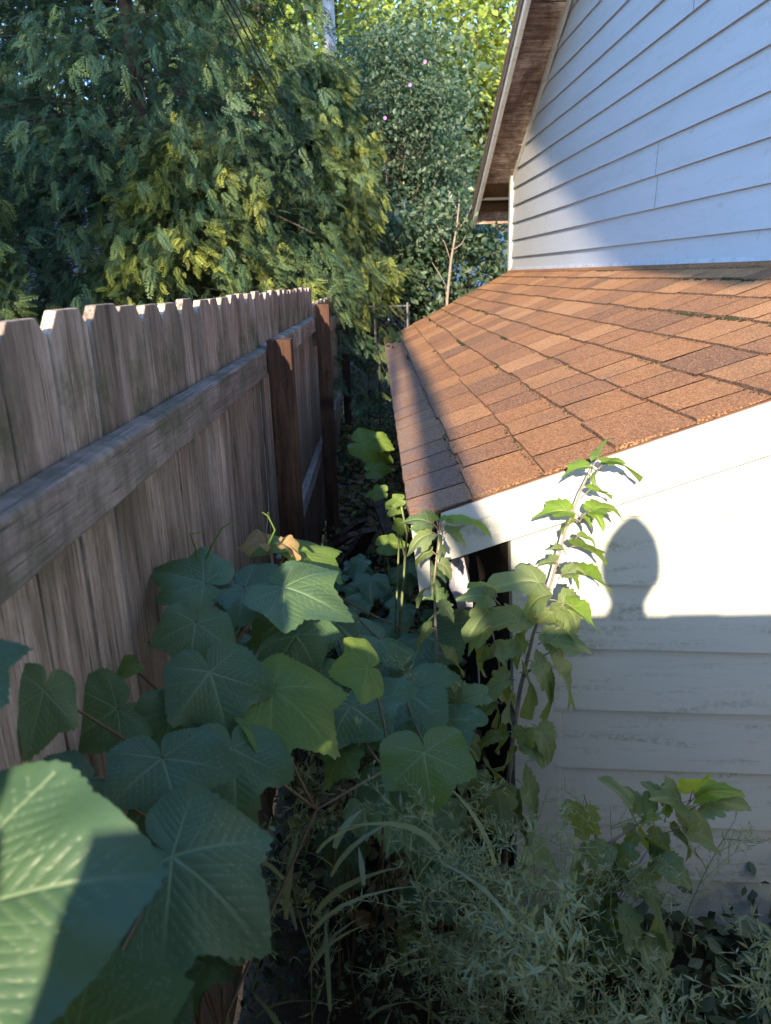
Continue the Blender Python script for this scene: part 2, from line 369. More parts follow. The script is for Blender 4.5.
# ------------------------------------------------------------------ HOUSE with lean-to shed
house = thing('white_house', (1.9, 4, ground(1.9, 4)), 'white clapboard gabled house with a brown-shingled lean-to shed on its side', 'house')
wx = lambda y: 1.905-.0154*y
wz = lambda y: .012+.0062*(y-3.7)      # junction of the wall with the shed roof
RS, RY0, RZ0 = .456, 9.80, 1.075       # slope of the gable rake and its foot
rakez = lambda y: RZ0+RS*(RY0-y)
RIDGE = 1.5
LAP = .197
mb = MB(); z = -.02
bounds = []
while z < rakez(RIDGE):
    zt = z+LAP
    # clip the board by the rake on the far and near side
    def yfar(zz): return min(RY0, RY0-(zz-RZ0)/RS) if zz > RZ0 else RY0
    def ynear(zz): return max(-6., 2*RIDGE-(RY0-(zz-RZ0)/RS)) if zz > RZ0 else -6.
    a0, a1 = yfar(z), yfar(zt); b0, b1 = ynear(z), ynear(zt); b1 = min(b1, a1-.01)
    if a1 <= b1: break
    n = 10
    for i in range(n):
        ya0 = b0+(a0-b0)*i/n; ya1 = b0+(a0-b0)*(i+1)/n; yb0 = b1+(a1-b1)*i/n; yb1 = b1+(a1-b1)*(i+1)/n
        dz = lambda q: .0062*(q-3.7)
        V = [(wx(ya0)-.024, ya0, z+dz(ya0)), (wx(ya1)-.024, ya1, z+dz(ya1)), (wx(ya1)+.02, ya1, z+dz(ya1)), (wx(ya0)+.02, ya0, z+dz(ya0)),
             (wx(yb0)-.006, yb0, zt+dz(yb0)), (wx(yb1)-.006, yb1, zt+dz(yb1)), (wx(yb1)+.02, yb1, zt+dz(yb1)), (wx(yb0)+.02, yb0, zt+dz(yb0))]
        mb.hexa(V)
    z = zt
part(mb, 'gable_wall', M_SIDE, house)
# wall core so no light leaks, and the back of the house
part(MB().hexa([(wx(-6)+.021, -6, -2.3), (8, -6, -2.3), (8, 9.78, -2.3), (wx(9.78)+.021, 9.78, -2.3), (wx(-6)+.021, -6, 1.0), (8, -6, 1.0), (8, 9.78, 1.0), (wx(9.78)+.021, 9.78, 1.0)]), 'house_body', M_SIDE, house)
# vertical butt joints of the boards
for (jy, z0, nb) in ((5.05, 2, 2), (3.98, 7, 1), (8.0, 2, 1), (7.85, 4, 2), (4.7, 7, 1)):
    for b in range(nb):
        zz = -.02+LAP*(z0+b)+.0062*(jy-3.7); jit = .03*b
        part(MB().hexa([(wx(jy)-.0255, jy+jit, zz+.004), (wx(jy)-.0255, jy+jit+.006, zz+.004), (wx(jy)-.01, jy+jit+.006, zz+.004), (wx(jy)-.01, jy+jit, zz+.004),
                        (wx(jy)-.0085, jy+jit+.03, zz+LAP-.004), (wx(jy)-.0085, jy+jit+.034, zz+LAP-.004), (wx(jy)+.0, jy+jit+.034, zz+LAP-.004), (wx(jy)+.0, jy+jit+.03, zz+LAP-.004)]), 'board_joint', M_SEAM, house)
# flashing strip along the bottom of the wall
mb = MB(); n = 40; V = []
for i in range(n+1):
    yy = 1.7+(9.8-1.7)*i/n; w = .004*noise.noise(Vector((yy*5, 0, 0)))
    V += [(wx(yy)-.040+w, yy, wz(yy)+.004), (wx(yy)-.028, yy, wz(yy)+.045+w*2), (wx(yy)+.0, yy, wz(yy)+.045), (wx(yy), yy, wz(yy))]
mb.add(V, [(i*4+j, i*4+j+1, (i+1)*4+j+1, (i+1)*4+j) for i in range(n) for j in range(2)]); part(mb, 'flashing', M_FLASH, house)
# corner trim of the gable wall
part(MB().box((wx(9.8)-.045, 9.74, wz(9.8)-.1), (wx(9.8)+.03, 9.86, 1.20)), 'corner_board', M_TRIM, house)
# rake: overhang slab, soffit boards, fascia, frieze
XO = 1.37
def slab(x0, x1, yA, yB, lo, hi, far=True):       # sloped box following the rake between yA<yB
    return [(x0, yA, rakez(yA)+lo), (x1, yA, rakez(yA)+lo), (x1, yB, rakez(yB)+lo), (x0, yB, rakez(yB)+lo), (x0, yA, rakez(yA)+hi), (x1, yA, rakez(yA)+hi), (x1, yB, rakez(yB)+hi), (x0, yB, rakez(yB)+hi)]
roof = part(MB().hexa(slab(XO-.035, 8, RIDGE, 10.72, .075, .135)), 'main_roof', M_SHING, house)
c = 2*RIDGE
V = slab(XO-.035, 8, RIDGE, 10.72, .075, .135); V = [(a, c-b, z) for a, b, z in V]; mb = MB().add(V, [f[::-1] for f in BF]); part(mb, 'main_roof', M_SHING, house)
yy = RIDGE+.2; mb = MB(); q = 0
while yy < 9.9:
    w = random.choice((.11, .135, .15)); o_ = random.uniform(-.013, .004); mb.hexa(slab(XO+.03, wx(yy)+.02, yy, yy+w-random.uniform(.006, .022), .045+o_, .070+o_), tone=random.random()); yy += w; q += 1
soff = part(mb, 'rake_soffit', M_SOFF, house)
part(MB().hexa(slab(XO-.012, XO+.028, RIDGE, 10.66, -.075, .073)), 'rake_fascia', M_TRIM, house)
part(MB().hexa(slab(XO-.030, XO-.013, RIDGE, 10.70, .0, .074)), 'drip_edge', simple('dark_drip_edge', (.05, .045, .04), (.12, .11, .10), 12), house)
part(MB().hexa(slab(wx(8)-.055, wx(8)-.026, RIDGE, 9.75, -.03, .046)), 'frieze_board', M_TRIM, house)
# cornice end under the eave of the main roof
part(MB().box((XO+.029, 10.55, .66), (wx(10)+.1, 10.60, .90)), 'eave_fascia', M_SOFF, house)
part(MB().box((XO+.029, 10.0, .90), (wx(10)+.1, 10.54, .93)), 'eave_soffit', M_DARK, house)

# ---- lean-to roof
N0 = np.array([.100, 1.85, -.600]); N1 = np.array([wx(1.75), 1.72, .020]); F0 = np.array([.125, 7.9, -.600]); F1 = np.array([wx(9.78), 9.78, .060])
def rp(s, t, h=0.):                                   # s up the slope, t away from the camera
    p = (N0*(1-s)+N1*s)*(1-t)+(F0*(1-s)+F1*s)*t
    p = p.copy(); p[2] += h-.012*sin(pi*t)*(1-s)
    if s < .2: p[0] += .0
    return p
deck = MB(); n = 8
for i in range(n):
    for j in range(12):
        u0 = max(.004, j/12); a, b, c_, d = (i/n, u0), ((i+1)/n, u0), ((i+1)/n, (j+1)/12), (i/n, (j+1)/12)
        deck.hexa([rp(*q, -.035) for q in (a, b, c_, d)]+[rp(*q, -.006) for q in (a, b, c_, d)])
part(deck, 'roof_deck', M_DARK, house)
sh = MB(); NC = 10; slen = np.linalg.norm(N1-N0)
ymax = np.linalg.norm(F0-N0)
r = random.Random(5)
edges_s = [0, .088, .188, .288, .392, .487, .585, .685, .785, .885, .96]
moss_pts = []
for ci in range(len(edges_s)):
    s0 = edges_s[ci]; s1 = (edges_s+[1.03])[ci+1]
    t = 0. if ci % 2 else -.02; sag = r.uniform(-.01, .01)
    while t < 1.0:
        w = r.choice([.20, .24, .27, .30, .18])*1.05/(ymax+1.2*s0)
        t2 = min(1.0, t+w); ta = max(0, t)+(.0007*r.random()+.0003 if t > 0 else 0.); tb = t2-.0006
        if tb-ta > .003:
            hh = .011+r.uniform(-.001, .001)+.002*(ci % 2); tone = min(1, max(.15, r.gauss(.58, .26))); ov = .004+r.uniform(-.003, .005)
            sa = s0-ov if ci else -.012; nseg = 4
            P = [];
            for kk in range(nseg+1):
                tt = ta+(tb-ta)*kk/nseg; ww = .003*noise.noise(Vector((tt*60, ci*3., 0)))
                P.append([rp(sa+ww, tt, -.001), rp(sa+ww, tt, hh), rp(sa+ww+.0008, tt, hh+.0002), rp(s1+.01, tt, .0025)])
            V = [q for row in P for q in row]
            F = [(kk*4+j, kk*4+j+1, (kk+1)*4+j+1, (kk+1)*4+j) for kk in range(nseg) for j in range(3)]
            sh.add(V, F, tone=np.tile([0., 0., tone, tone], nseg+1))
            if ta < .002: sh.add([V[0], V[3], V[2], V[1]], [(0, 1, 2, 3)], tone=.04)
            if ci and r.random() < .9: moss_pts.append((sa, ta, tb))
        t = t2
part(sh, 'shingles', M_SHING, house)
# top strip of shingles under the flashing
mb = MB()
for i in range(9):
    a, b = i/9, (i+1)/9; mb.hexa([rp(.965, a, .010), rp(1.0, a, .010), rp(1.0, b, .010), rp(.965, b, .010), rp(.965, a, .018), rp(1.0, a, .018), rp(1.0, b, .018), rp(.965, b, .018)], tone=.25+.1*(i % 3))
part(mb, 'ridge_strip', M_SHING, house)
# moss and grit in the course lines
mo = MB(); ico = [(0,0,1),(.9,0,.2),(0,.9,.2),(-.9,0,.2),(0,-.9,.2),(0,0,-.5)]; icf = [(0,1,2),(0,2,3),(0,3,4),(0,4,1),(5,2,1),(5,3,2),(5,4,3),(5,1,4)]
for s, ta, tb in moss_pts:
    L = (tb-ta)*7.; dens = 150 if r.random() < .5 else 50
    for q in range(int(L*dens)):
        t = r.uniform(ta, tb)
        if noise.noise(Vector((t*14, s*20, 4))) < -.05: continue
        sc = r.uniform(.0015, .004)*(2.5 if noise.noise(Vector((t*9, s*20, 9))) > .3 else 1); p = rp(s-.004+r.uniform(-.004, .004), t, .003)
        mo.add([p+np.array([a*sc*1.2, b*sc*2, c2*sc]) for a, b, c2 in ico], icf)
for q in range(260):                                   # clump at the far eave corner
    s, t = r.uniform(-.01, .10), 1-abs(r.gauss(0, .06)); sc = r.uniform(.006, .02); p = rp(s, t, .01)
    mo.add([p+np.array([a*sc, b*sc, c2*sc]) for a, b, c2 in ico], icf)
part(mo, 'moss', M_MOSS, house)
# near rake board of the shed (hangs under the shingle edge) with grooves
def rb(s0, s1, y, top, bot, thk, back=0.):            # board along the near rake
    P = []
    for s in (s0, s1):
        b = N0*(1-s)+N1*s; yy = b[1]+y; P.append((b[0], yy, b[2]))
    (xa, ya, za), (xb, yb, zb) = P
    return [(xa, ya, za+bot), (xb, yb, zb+bot), (xb, yb+thk, zb+bot), (xa, ya+thk, za+bot), (xa, ya, za+top), (xb, yb, zb+top), (xb, yb+thk, zb+top), (xa, ya+thk, za+top)]
bevel(part(MB().hexa(rb(.035, 1, .003, -.009, -.062, .030)), 'rake_board', M_TRIM, house), .002)
bevel(part(MB().hexa(rb(.030, 1, .009, -.064, -.150, .026)), 'rake_board', M_TRIM, house), .002)
part(MB().hexa(rb(-.004, 1, .010, -.004, -.0085, .03)), 'drip_edge', simple('brown_drip_edge', (.07, .03, .02), (.14, .07, .045), 12), house)
# eave fascia with its loose hanging end
part(MB().hexa([(.110, 1.90, -.70), (.130, 1.90, -.70), (.157, 7.9, -.70), (.137, 7.9, -.70), (.110, 1.90, -.625), (.130, 1.90, -.625), (.157, 7.9, -.637), (.137, 7.9, -.637)]), 'eave_fascia', M_TRIM, house)
a, b = at(419, 541, 1.88), at(434, 594, 1.88)
bevel(part(MB().hexa([(a[0], 1.87, -.83), (a[0]+.030, 1.87, -.835), (a[0]+.034, 1.89, -.835), (a[0]+.006, 1.94, -.83), (a[0]-.022, 1.87, -.625), (a[0]+.026, 1.87, -.625), (a[0]+.028, 1.89, -.625), (a[0]-.008, 1.94, -.625)]), 'fascia_end', M_TRIM, house), .002)
# front wall of the shed: clapboards, slightly out of square
ln = lambda z: .355-.042*(z+.70)                      # the shed leans a little
sy = lambda x: 1.965-.083*(x-.35)
mb = MB(); zt = -1.033+LAP*1.035*2; L2 = .2015
z_list = []; z = -1.033+L2*5
while z > -2.3:
    z_list.append(z); z -= L2
for z1 in z_list:
    z0 = z1-L2+.0; xa = ln(z0)+.13; n = 5
    roofx = lambda z: N0[0]+(z+.60+.045)/(N1[2]-N0[2])*(N1[0]-N0[0])    # where the roof passes this height
    xl0 = max(xa, roofx(z0)); xl1 = max(xa, roofx(z1))
    if xl1 > 1.85: continue
    for i in range(n):
        p0 = xl0+(1.87-xl0)*i/n; p1 = xl0+(1.87-xl0)*(i+1)/n; q0 = xl1+(1.87-xl1)*i/n; q1 = xl1+(1.87-xl1)*(i+1)/n
        sl = lambda x: -.018*(x-.6)
        mb.hexa([(p0, sy(p0)-.023, z0+sl(p0)), (p1, sy(p1)-.023, z0+sl(p1)), (p1, sy(p1)+.03, z0+sl(p1)), (p0, sy(p0)+.03, z0+sl(p0)),
                 (q0, sy(q0)-.003, z1+sl(q0)), (q1, sy(q1)-.003, z1+sl(q1)), (q1, sy(q1)+.03, z1+sl(q1)), (q0, sy(q0)+.03, z1+sl(q0))])
part(mb, 'shed_front_wall', M_SHED, house)
nails = MB()
for (xx, zz) in ((.74, -1.0), (.745, -1.2), (.56, -1.62)):
    yy = sy(xx)-.014; nails.add([(xx+.006*cos(k*pi/4), yy-.002, zz-.03+.005*sin(k*pi/4)) for k in range(8)], [tuple(range(8))])
part(nails, 'nail_head', simple('rusty_nail', (.05, .03, .02), (.12, .07, .05), 50), house)
zt, zb = -.66, -2.3
cb = lambda x0, x1, y0, y1, za, zb_: [(x0+ln(zb_), y0, zb_), (x1+ln(zb_), y0, zb_), (x1+ln(zb_), y1, zb_), (x0+ln(zb_), y1, zb_), (x0+ln(za), y0, za), (x1+ln(za), y0, za), (x1+ln(za), y1, za), (x0+ln(za), y1, za)]
V = cb(.006, .146, sy(.35)-.034, sy(.35)+.012, zt, zb); V[4] = (V[4][0], V[4][1], -.655); V[5] = (V[5][0], V[5][1], -.615); V[6] = (V[6][0], V[6][1], -.615); V[7] = (V[7][0], V[7][1], -.655)
bevel(part(MB().hexa(V), 'corner_board', M_SHED, house), .003)
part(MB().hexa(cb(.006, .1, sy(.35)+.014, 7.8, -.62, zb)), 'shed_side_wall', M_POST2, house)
# grey sheet panel hanging loose below the open eave
P = [(451, 562), (463, 553), (469, 575), (473, 604), (471, 632), (461, 634), (457, 604), (449, 586)]
fr = [at(x, y_, 2.12+.02*(i % 3)) for i, (x, y_) in enumerate(P)]
pm = MB(); V = fr+[p+np.array([.0, .012, 0]) for p in fr]; n = len(P)
pm.add(V, [tuple(range(n)), tuple(range(2*n-1, n-1, -1))]+[(i, i+n, (i+1) % n+n, (i+1) % n) for i in range(n)])
part(pm, 'torn_soffit_panel', simple('faded_lilac_panel', (.30, .30, .36), (.42, .42, .48), 14), house)

# ------------------------------------------------------------------ tree builders
def frames(n, dirs, up=None, roll=pi):
    """random matrices whose Y axis follows dirs"""
    d = dirs/np.linalg.norm(dirs, axis=1)[:, None]
    u = RNG.normal(size=(n, 3))*.6 if up is None else np.asarray(up)+RNG.normal(size=(n, 3))*roll
    x = np.cross(d, u); x /= np.linalg.norm(x, axis=1)[:, None]+1e-9; z = np.cross(x, d)
    return np.stack([x, d, z], 2)
LF_V = np.array([(0,0,0),(.26,.34,.05),(.30,.62,.04),(0,1.,-.06),(-.30,.62,.04),(-.26,.34,.05)]); LF_F = np.array([(0,1,2,3),(0,3,4,5)])
def spray_template(seed):
    r = np.random.default_rng(seed); V = []; F = []
    def quad(p, d, L, w):
        nn = np.array([-d[1], d[0], 0.]); i = len(V)
        V.extend([p-nn*w*.35, p+d*L*.45-nn*w, p+d*L, p+d*L*.45+nn*w]); F.append((i, i+1, i+2, i+3))
    k = 8
    for i in range(k):
        t = i/(k-1); p = np.array([.06*sin(t*3), t*.9, -.28*t*t]); L = .42*(1-t*.7)*(.6+.5*min(1, t*3)); 
        for sg in (-1, 1):
            a = radians(48-10*t)*sg+r.normal(0, .14); d = np.array([sin(a), cos(a), -.25+r.normal(0, .12)])
            quad(p, d, L, .030)
            a2 = a-sg*.75; a3 = a+sg*.6
            quad(p+d*L*.4, np.array([sin(a2), cos(a2), -.3]), L*.5, .024); quad(p+d*L*.6, np.array([sin(a3), cos(a3), -.3]), L*.4, .024)
    quad(np.array([0, 0, 0.]), np.array([0, 1., -.2]), 1., .018)
    return np.array(V), np.array(F)
SPR = [spray_template(i) for i in range(3)]
def cedar(name, base, h, rad, nlimb, nspray, label, group=None, zlo=.08, size=.3, tone0=.25, power=.8, lean=(0, 0), seed=1, lit_tips=.2, spread=1.):
    global RNG
    RNG = np.random.default_rng(seed)
    root = thing(name, base, label, 'tree', group); base = np.array(base, float); ax = np.array([lean[0], lean[1], 1.])
    part(MB().tube([base+ax*h*t+np.array([.05*sin(t*7), .05*cos(t*5), 0]) for t in np.linspace(0, .97, 9)], [max(.012, rad*.045*(1-t)) for t in np.linspace(0, .97, 9)], 10), 'trunk', M_BARK, root, smooth=True)
    lim = MB(); C = []; D = []; Tn = []
    for i in range(nlimb):
        t = zlo+(1-zlo)*RNG.random()**1.15; a = RNG.random()*2*pi
        R = rad*(1-t)**power*(.75+.45*RNG.random())+.15; o = np.array([cos(a), sin(a), 0])
        p0 = base+ax*h*t; sweep = RNG.uniform(-.1, .3)
        pts = [p0+o*R*s+np.array([0, 0, 1])*R*(sweep*s-.35*s*s*spread) for s in np.linspace(0, .8, 6)]
        lim.tube(pts, [max(.002, .012*(1-s*.8)*rad/2) for s in np.linspace(0, 1, 6)], 5)
        ncl_ = max(2, int(nspray/nlimb*(.4+R/rad)/6)); m = ncl_*6
        s = np.repeat(RNG.uniform(.12, 1.03, ncl_)**.75, 6)+RNG.normal(size=m)*.02; tl = RNG.random()
        side = np.cross(o, [0, 0, 1]); lat = np.repeat(RNG.normal(size=ncl_), 6)*.26*R*(.4+s*.6)+RNG.normal(size=m)*.035
        P = np.array([p0+o*R*q+side*l+np.array([0, 0, 1])*(R*(sweep*q-.35*q*q*spread)) for q, l in zip(s, lat)])
        P[:, 2] += np.repeat(RNG.normal(size=ncl_), 6)*.11*R**.5-.04-np.tile(np.arange(6), ncl_)*.022; cd_ = np.repeat(RNG.normal(size=(ncl_, 3)), 6, axis=0)
        C.append(P); D.append(o*.9+side*(lat/R*2)[:, None]+np.array([0, 0, -.7])+cd_*.55+RNG.normal(size=(m, 3))*.35)
        Tn.append(np.clip(tone0*.35+(tl > .78)*(s > .72)*lit_tips*2.4*RNG.random(m)+RNG.random(m)*.13+(s > .93)*lit_tips*.9*RNG.random(m), 0, 1))  # sunlit yellow of the outer sprays is painted into their tone
    C = np.concatenate(C); D = np.concatenate(D); Tn = np.concatenate(Tn); mb = MB()
    idx = RNG.integers(0, 3, len(C))
    for q in range(3):
        k = idx == q; M = frames(k.sum(), D[k], (0, 0, 1), .5)*(size*RNG.uniform(.55, 1.25, k.sum()))[:, None, None]
        mb.scatter(*SPR[q], M, C[k], tone=Tn[k])
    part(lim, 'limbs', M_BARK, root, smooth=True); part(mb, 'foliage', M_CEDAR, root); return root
def broad(name, base, h, c, rad, ncl, nleaf, size, material, label, group=None, seed=1, cl=.45, trunk=.09, bark=None, cat='tree', tone=.5, hang=.3, flat=0.):
    """a broadleaf tree or shrub: trunk, limbs to leaf clusters, leaf-sized faces"""
    global RNG
    RNG = np.random.default_rng(seed)
    root = thing(name, base, label, cat, group); base = np.array(base, float); c = np.array(c, float); rad = np.array(rad, float)
    fork = base*.35+np.array([c[0], c[1], c[2]-rad[2]*.55])*.65
    tr = MB().tube([base+(fork-base)*t+np.array([.04*sin(t*6), .04*cos(t*4), 0]) for t in np.linspace(0, 1, 7)], [trunk*(1-.45*t) for t in np.linspace(0, 1, 7)], 10)
    part(tr, 'trunk', bark or M_BARK, root, smooth=True)
    u = RNG.normal(size=(ncl, 3)); u /= np.linalg.norm(u, axis=1)[:, None]; rr = RNG.uniform(.25, 1., ncl)**.5*(1+.14*np.sin(u[:, 0]*6+seed)*np.cos(u[:, 2]*5))
    CC = c+u*rr[:, None]*rad; lim = MB()
    for k in range(0, ncl, max(1, ncl//60)):
        m = (fork+CC[k])/2+RNG.normal(size=3)*.1*rad.mean(); m[2] -= .1*rad[2]
        pts = [fork*(1-t)**2+2*m*t*(1-t)+CC[k]*t*t for t in np.linspace(0, 1, 6)]
        lim.tube(pts, [trunk*.4*(1-t*.88) for t in np.linspace(0, 1, 6)], 5)
    part(lim, 'limbs', bark or M_BARK, root, smooth=True)
    n = ncl*nleaf; ci = np.repeat(np.arange(ncl), nleaf); csz = cl*RNG.uniform(.6, 1.3, ncl)
    off = RNG.normal(size=(n, 3)); off *= (csz[ci]*.55)[:, None]*np.array([1, 1, .6])
    P = CC[ci]+off; D = off/(csz[ci][:, None]+1e-6)+np.array([0, 0, -hang])+RNG.normal(size=(n, 3))*.6
    M = frames(n, D, (0, 0, 1), .6)*(size*RNG.uniform(.6, 1.3, n))[:, None, None]
    tc = RNG.random(ncl); tn = np.clip(tone*.3+tone*tc[ci]*.9+RNG.normal(size=n)*.12, 0, 1)
    mb = MB().scatter(LF_V, LF_F, M, P, tone=tn); part(mb, 'crown', material, root); return root

# ------------------------------------------------------------------ background trees
gz = ground(0, 9)
cedar('cedar_tree', (-2.1, 7.6, ground(-2.1, 7.6)), 9.5, 2.2, 400, 48000, 'huge dark green cedar with drooping sprays filling the upper left behind the fence', zlo=.14, size=.13, seed=3, tone0=.06, lit_tips=.26, power=.6)
cedar('cedar_tree', (-4.9, 8.2, ground(-4.9, 8)), 8.5, 2.3, 240, 17000, 'second big dark cedar cut by the left edge of the view', zlo=.12, size=.14, seed=4, tone0=.06, lit_tips=.26, power=.6)
cedar('cedar_tree', (-.60, 9.8, gz), 4.1, .85, 150, 16000, 'smaller cedar with painted sunlit tips overhanging the far end of the fence', zlo=.40, size=.13, seed=5, tone0=.6, lit_tips=.95, power=.4)
cedar('cedar_tree', (-3.2, 5.4, ground(-3, 5)), 3.1, 1.0, 110, 10000, 'low bushy cedar with painted sunlit yellow-green tips just over the near fence boards', zlo=.35, size=.12, seed=8, tone0=.6, lit_tips=.9, power=.4)
cedar('cedar_tree', (-1.55, 6.6, ground(-2, 7)), 2.9, .9, 120, 12000, 'young cedar with painted sunlit yellow tips behind the middle of the fence', zlo=.3, size=.12, seed=9, tone0=.6, lit_tips=.9, power=.4)
broad('flowering_shrub', (.1, 13.2, gz), 5, (.25, 13.2, 2.0), (1.35, 1.1, 1.75), 260, 95, .075, M_LILAC, 'tall dark glossy-leaved shrub with a few purple flowers at the end of the passage', seed=11, cl=.4, cat='shrub')
for (a_, b_) in ((347, 100), (410, 85), (385, 118), (425, 62)):
    q = at(a_, b_, 11.9); fl = MB()
    for k in range(6):
        an = k*pi/3; fl.add([q, q+.022*np.array([cos(an), -.2, sin(an)]), q+.026*np.array([cos(an+.4), -.25, sin(an+.4)]), q+.022*np.array([cos(an+.8), -.2, sin(an+.8)])], [(0, 1, 2, 3)])
    o = part(fl, 'flower', simple('purple_petal', (.3, .12, .38), (.5, .25, .55), 30), [ob for ob in COL.objects if ob.name.startswith('flowering_shrub')][0])
broad('maple_tree', (3.4, 21, gz), 10, (3.2, 21, 5.0), (3.0, 2.4, 3.6), 210, 85, .20, M_DECID, 'bright yellow-green maple lit by the sun left of the roof edge', seed=12, cl=.9, trunk=.2, tone=.85)
broad('maple_tree', (-1.2, 25, gz), 12, (-1.0, 25, 6.8), (3.0, 2.4, 4.2), 150, 70, .22, M_DECID, 'sunlit tall tree glimpsed behind the pale pole', seed=13, cl=.9, trunk=.22, tone=.7)
broad('elder_bush', (1.0, 11.4, gz), 3, (1.15, 11.4, -.15), (.95, .7, 1.15), 110, 60, .11, M_LILAC, 'dark leafy bush growing past the far end of the shed roof', seed=14, cl=.35, cat='shrub', tone=.7, trunk=.03)
broad('elder_bush', (-.1, 11.0, gz), 3, (-.05, 11.0, -.1), (.8, .6, 1.3), 90, 60, .11, M_LILAC, 'shaded bush filling the end of the passage behind the wire fence', seed=15, cl=.35, cat='shrub', tone=.5, trunk=.03)
broad('oak_tree', (-7.5, 17, gz), 12, (-7.2, 17, 4.6), (4.2, 3, 4.6), 230, 80, .19, M_LILAC, 'dark tree behind the huge cedar at the upper left edge', seed=16, cl=1., trunk=.25, tone=.8)
broad('oak_tree', (-3.2, 20, gz), 12, (-3.0, 20, 6.0), (2.4, 2, 5.), 150, 80, .19, M_DECID, 'olive tree between the huge cedar and the pale pole', seed=17, cl=.8, trunk=.22, tone=.4)
broad('oak_tree', (1.2, 19, gz), 12, (.9, 18.6, 2.6), (1.9, 1.6, 3.), 130, 80, .17, M_LILAC, 'dark tree directly behind the flowering shrub', seed=18, cl=.7, trunk=.2, tone=.8)
# far mass of woodland
RNG = np.random.default_rng(99); n = 30000; ft = MB()
cx = RNG.uniform(-26, 22, 420); cz = RNG.uniform(-1, 7, 420)**1.; cy = RNG.uniform(33, 40, 420); ci = RNG.integers(0, 420, n)
P = np.stack([cx[ci], cy[ci], cz[ci]], 1)+RNG.normal(size=(n, 3))*.9
ft.scatter(LF_V, LF_F, frames(n, RNG.normal(size=(n, 3)))*(.42*RNG.uniform(.6, 1.3, n))[:, None, None], P, tone=np.clip(RNG.random(420)[ci], 0, 1))
tag(ft.build('far_woodland', M_DECID), 'distant woodland closing the view beyond the yards', 'woods', kind='stuff')

# pale pole, service cable
pl = thing('utility_pole', (*(at(329, 40, 15.)[:2]), gz), 'pale weathered utility pole rising between the trees', 'pole')
q0, q1 = at(334, 130, 15.), at(325, -60, 15.); d = (q1-q0)/(q1[2]-q0[2])
part(MB().tube([q0+d*(gz-q0[2]), q0, q1, q1+d*2.5], [.13, .115, .105, .09], 14), 'shaft', M_PALE, pl, smooth=True)
part(MB().box(tuple(q1+d*1.6-np.array([.9, .06, .06])), tuple(q1+d*1.6+np.array([.9, .06, .06]))), 'crossarm', M_PALE, pl)
for k, (a_, b_, c_, d_) in enumerate(((216, -10, 322, 178), (224, -10, 330, 176), (205, -60, 318, 150))):
    A, B = at(a_, b_, 4.6), at(c_, d_, 13.5); pts = [A*(1-t)+B*t-np.array([0, 0, .25*4*t*(1-t)*.4]) for t in np.linspace(-.25, 1.0, 16)]
    tag(MB().tube(pts, .006, 6).build('overhead_cable', M_WIRE), ('upper', 'middle', 'lower')[k]+' of the dark service cables crossing in front of the huge cedar', 'cable', 'service cables')

# neighbouring buildings
def clap_house(name, x0, x1, y0, y1, z0, z1, m, label, dark_open=(), roofm=None, h=1.6):
    root = thing(name, ((x0+x1)/2, (y0+y1)/2, z0), label, 'house'); mb = MB(); z = z0; L = .16
    while z < z1:
        mb.hexa([(x0-.015, y0-.015, z), (x1+.015, y0-.015, z), (x1+.015, y1+.015, z), (x0-.015, y1+.015, z), (x0, y0, z+L), (x1, y0, z+L), (x1, y1, z+L), (x0, y1, z+L)]); z += L
    part(mb, 'wall', m, root); o = .35; xm = (x0+x1)/2
    part(MB().add([(x0-o, y0-o, z1), (x1+o, y0-o, z1), (x1+o, y1+o, z1), (x0-o, y1+o, z1), (xm, y0-o, z1+h), (xm, y1+o, z1+h)], [(0, 3, 2, 1), (0, 4, 5, 3), (1, 2, 5, 4), (0, 1, 4), (3, 5, 2)]), 'roof', roofm or M_SHING, root)
    for (a, b, c_, d_) in dark_open:
        w = part(MB().box((a, y0-.06, c_), (b, y0-.02, d_)), 'window', M_DARK, root); part(MB().box((a-.08, y0-.05, c_-.09), (b+.08, y0-.018, c_-.004)), 'sill', M_TRIM, root)
    return root
clap_house('neighbour_house', -12, -4.6, 10.2, 15, gz, 2.3, M_SIDE, 'white clapboard house barely seen at the left edge over the fence', ((-6.4, -5.6, -.3, 1.),))
clap_house('neighbour_house', .6, 5.0, 26, 31, gz, 2.9, simple('pale_blue_siding', (.38, .45, .56), (.48, .55, .66), 3), 'pale blue house far behind the bushes left of the roof corner', ((1.5, 2.3, .2, 1.5),))

# chain-link fence and stakes at the end of the passage
cl = thing('chain_link_fence', (-.05, 9.35, gz), 'grey chain-link fence closing the far end of the passage', 'fence')
mb = MB(); X0, X1, Z0, Z1 = -.42, .45, gz, -.33; st = .055; Y = 9.35
k = X0-(Z1-Z0)
while k < X1:
    for sg in (1, -1):
        a = np.array([k, Y, Z0 if sg > 0 else Z1]); b = np.array([k+(Z1-Z0), Y+.003*sg, Z1 if sg > 0 else Z0])
        t0 = max(0, (X0-k)/(Z1-Z0)); t1 = min(1, (X1-k)/(Z1-Z0))
        if t1 > t0: mb.tube([a+(b-a)*t0, a+(b-a)*t1], .0035, 4)
    k += st*1.4
part(mb, 'wire_mesh', M_METAL, cl)
for x in (-.40, .02, .42): part(MB().tube([(x, Y, gz-.2), (x, Y, -.28)], .016, 8), 'post', M_METAL, cl)
part(MB().tube([(X0, Y, -.32), (X1, Y, -.32)], .012, 8), 'top_rail', M_METAL, cl)
for k, (x, yy, h_) in enumerate(((.04, 8.0, 1.15), (-.08, 7.6, .8))):
    tag(MB().tube([(x, yy, ground(x, yy)), (x+.02, yy, ground(x, yy)+h_)], .011, 8).build('garden_stake', M_WIRE), ('taller', 'shorter')[k]+' dark metal stake standing at the end of the passage', 'stake')
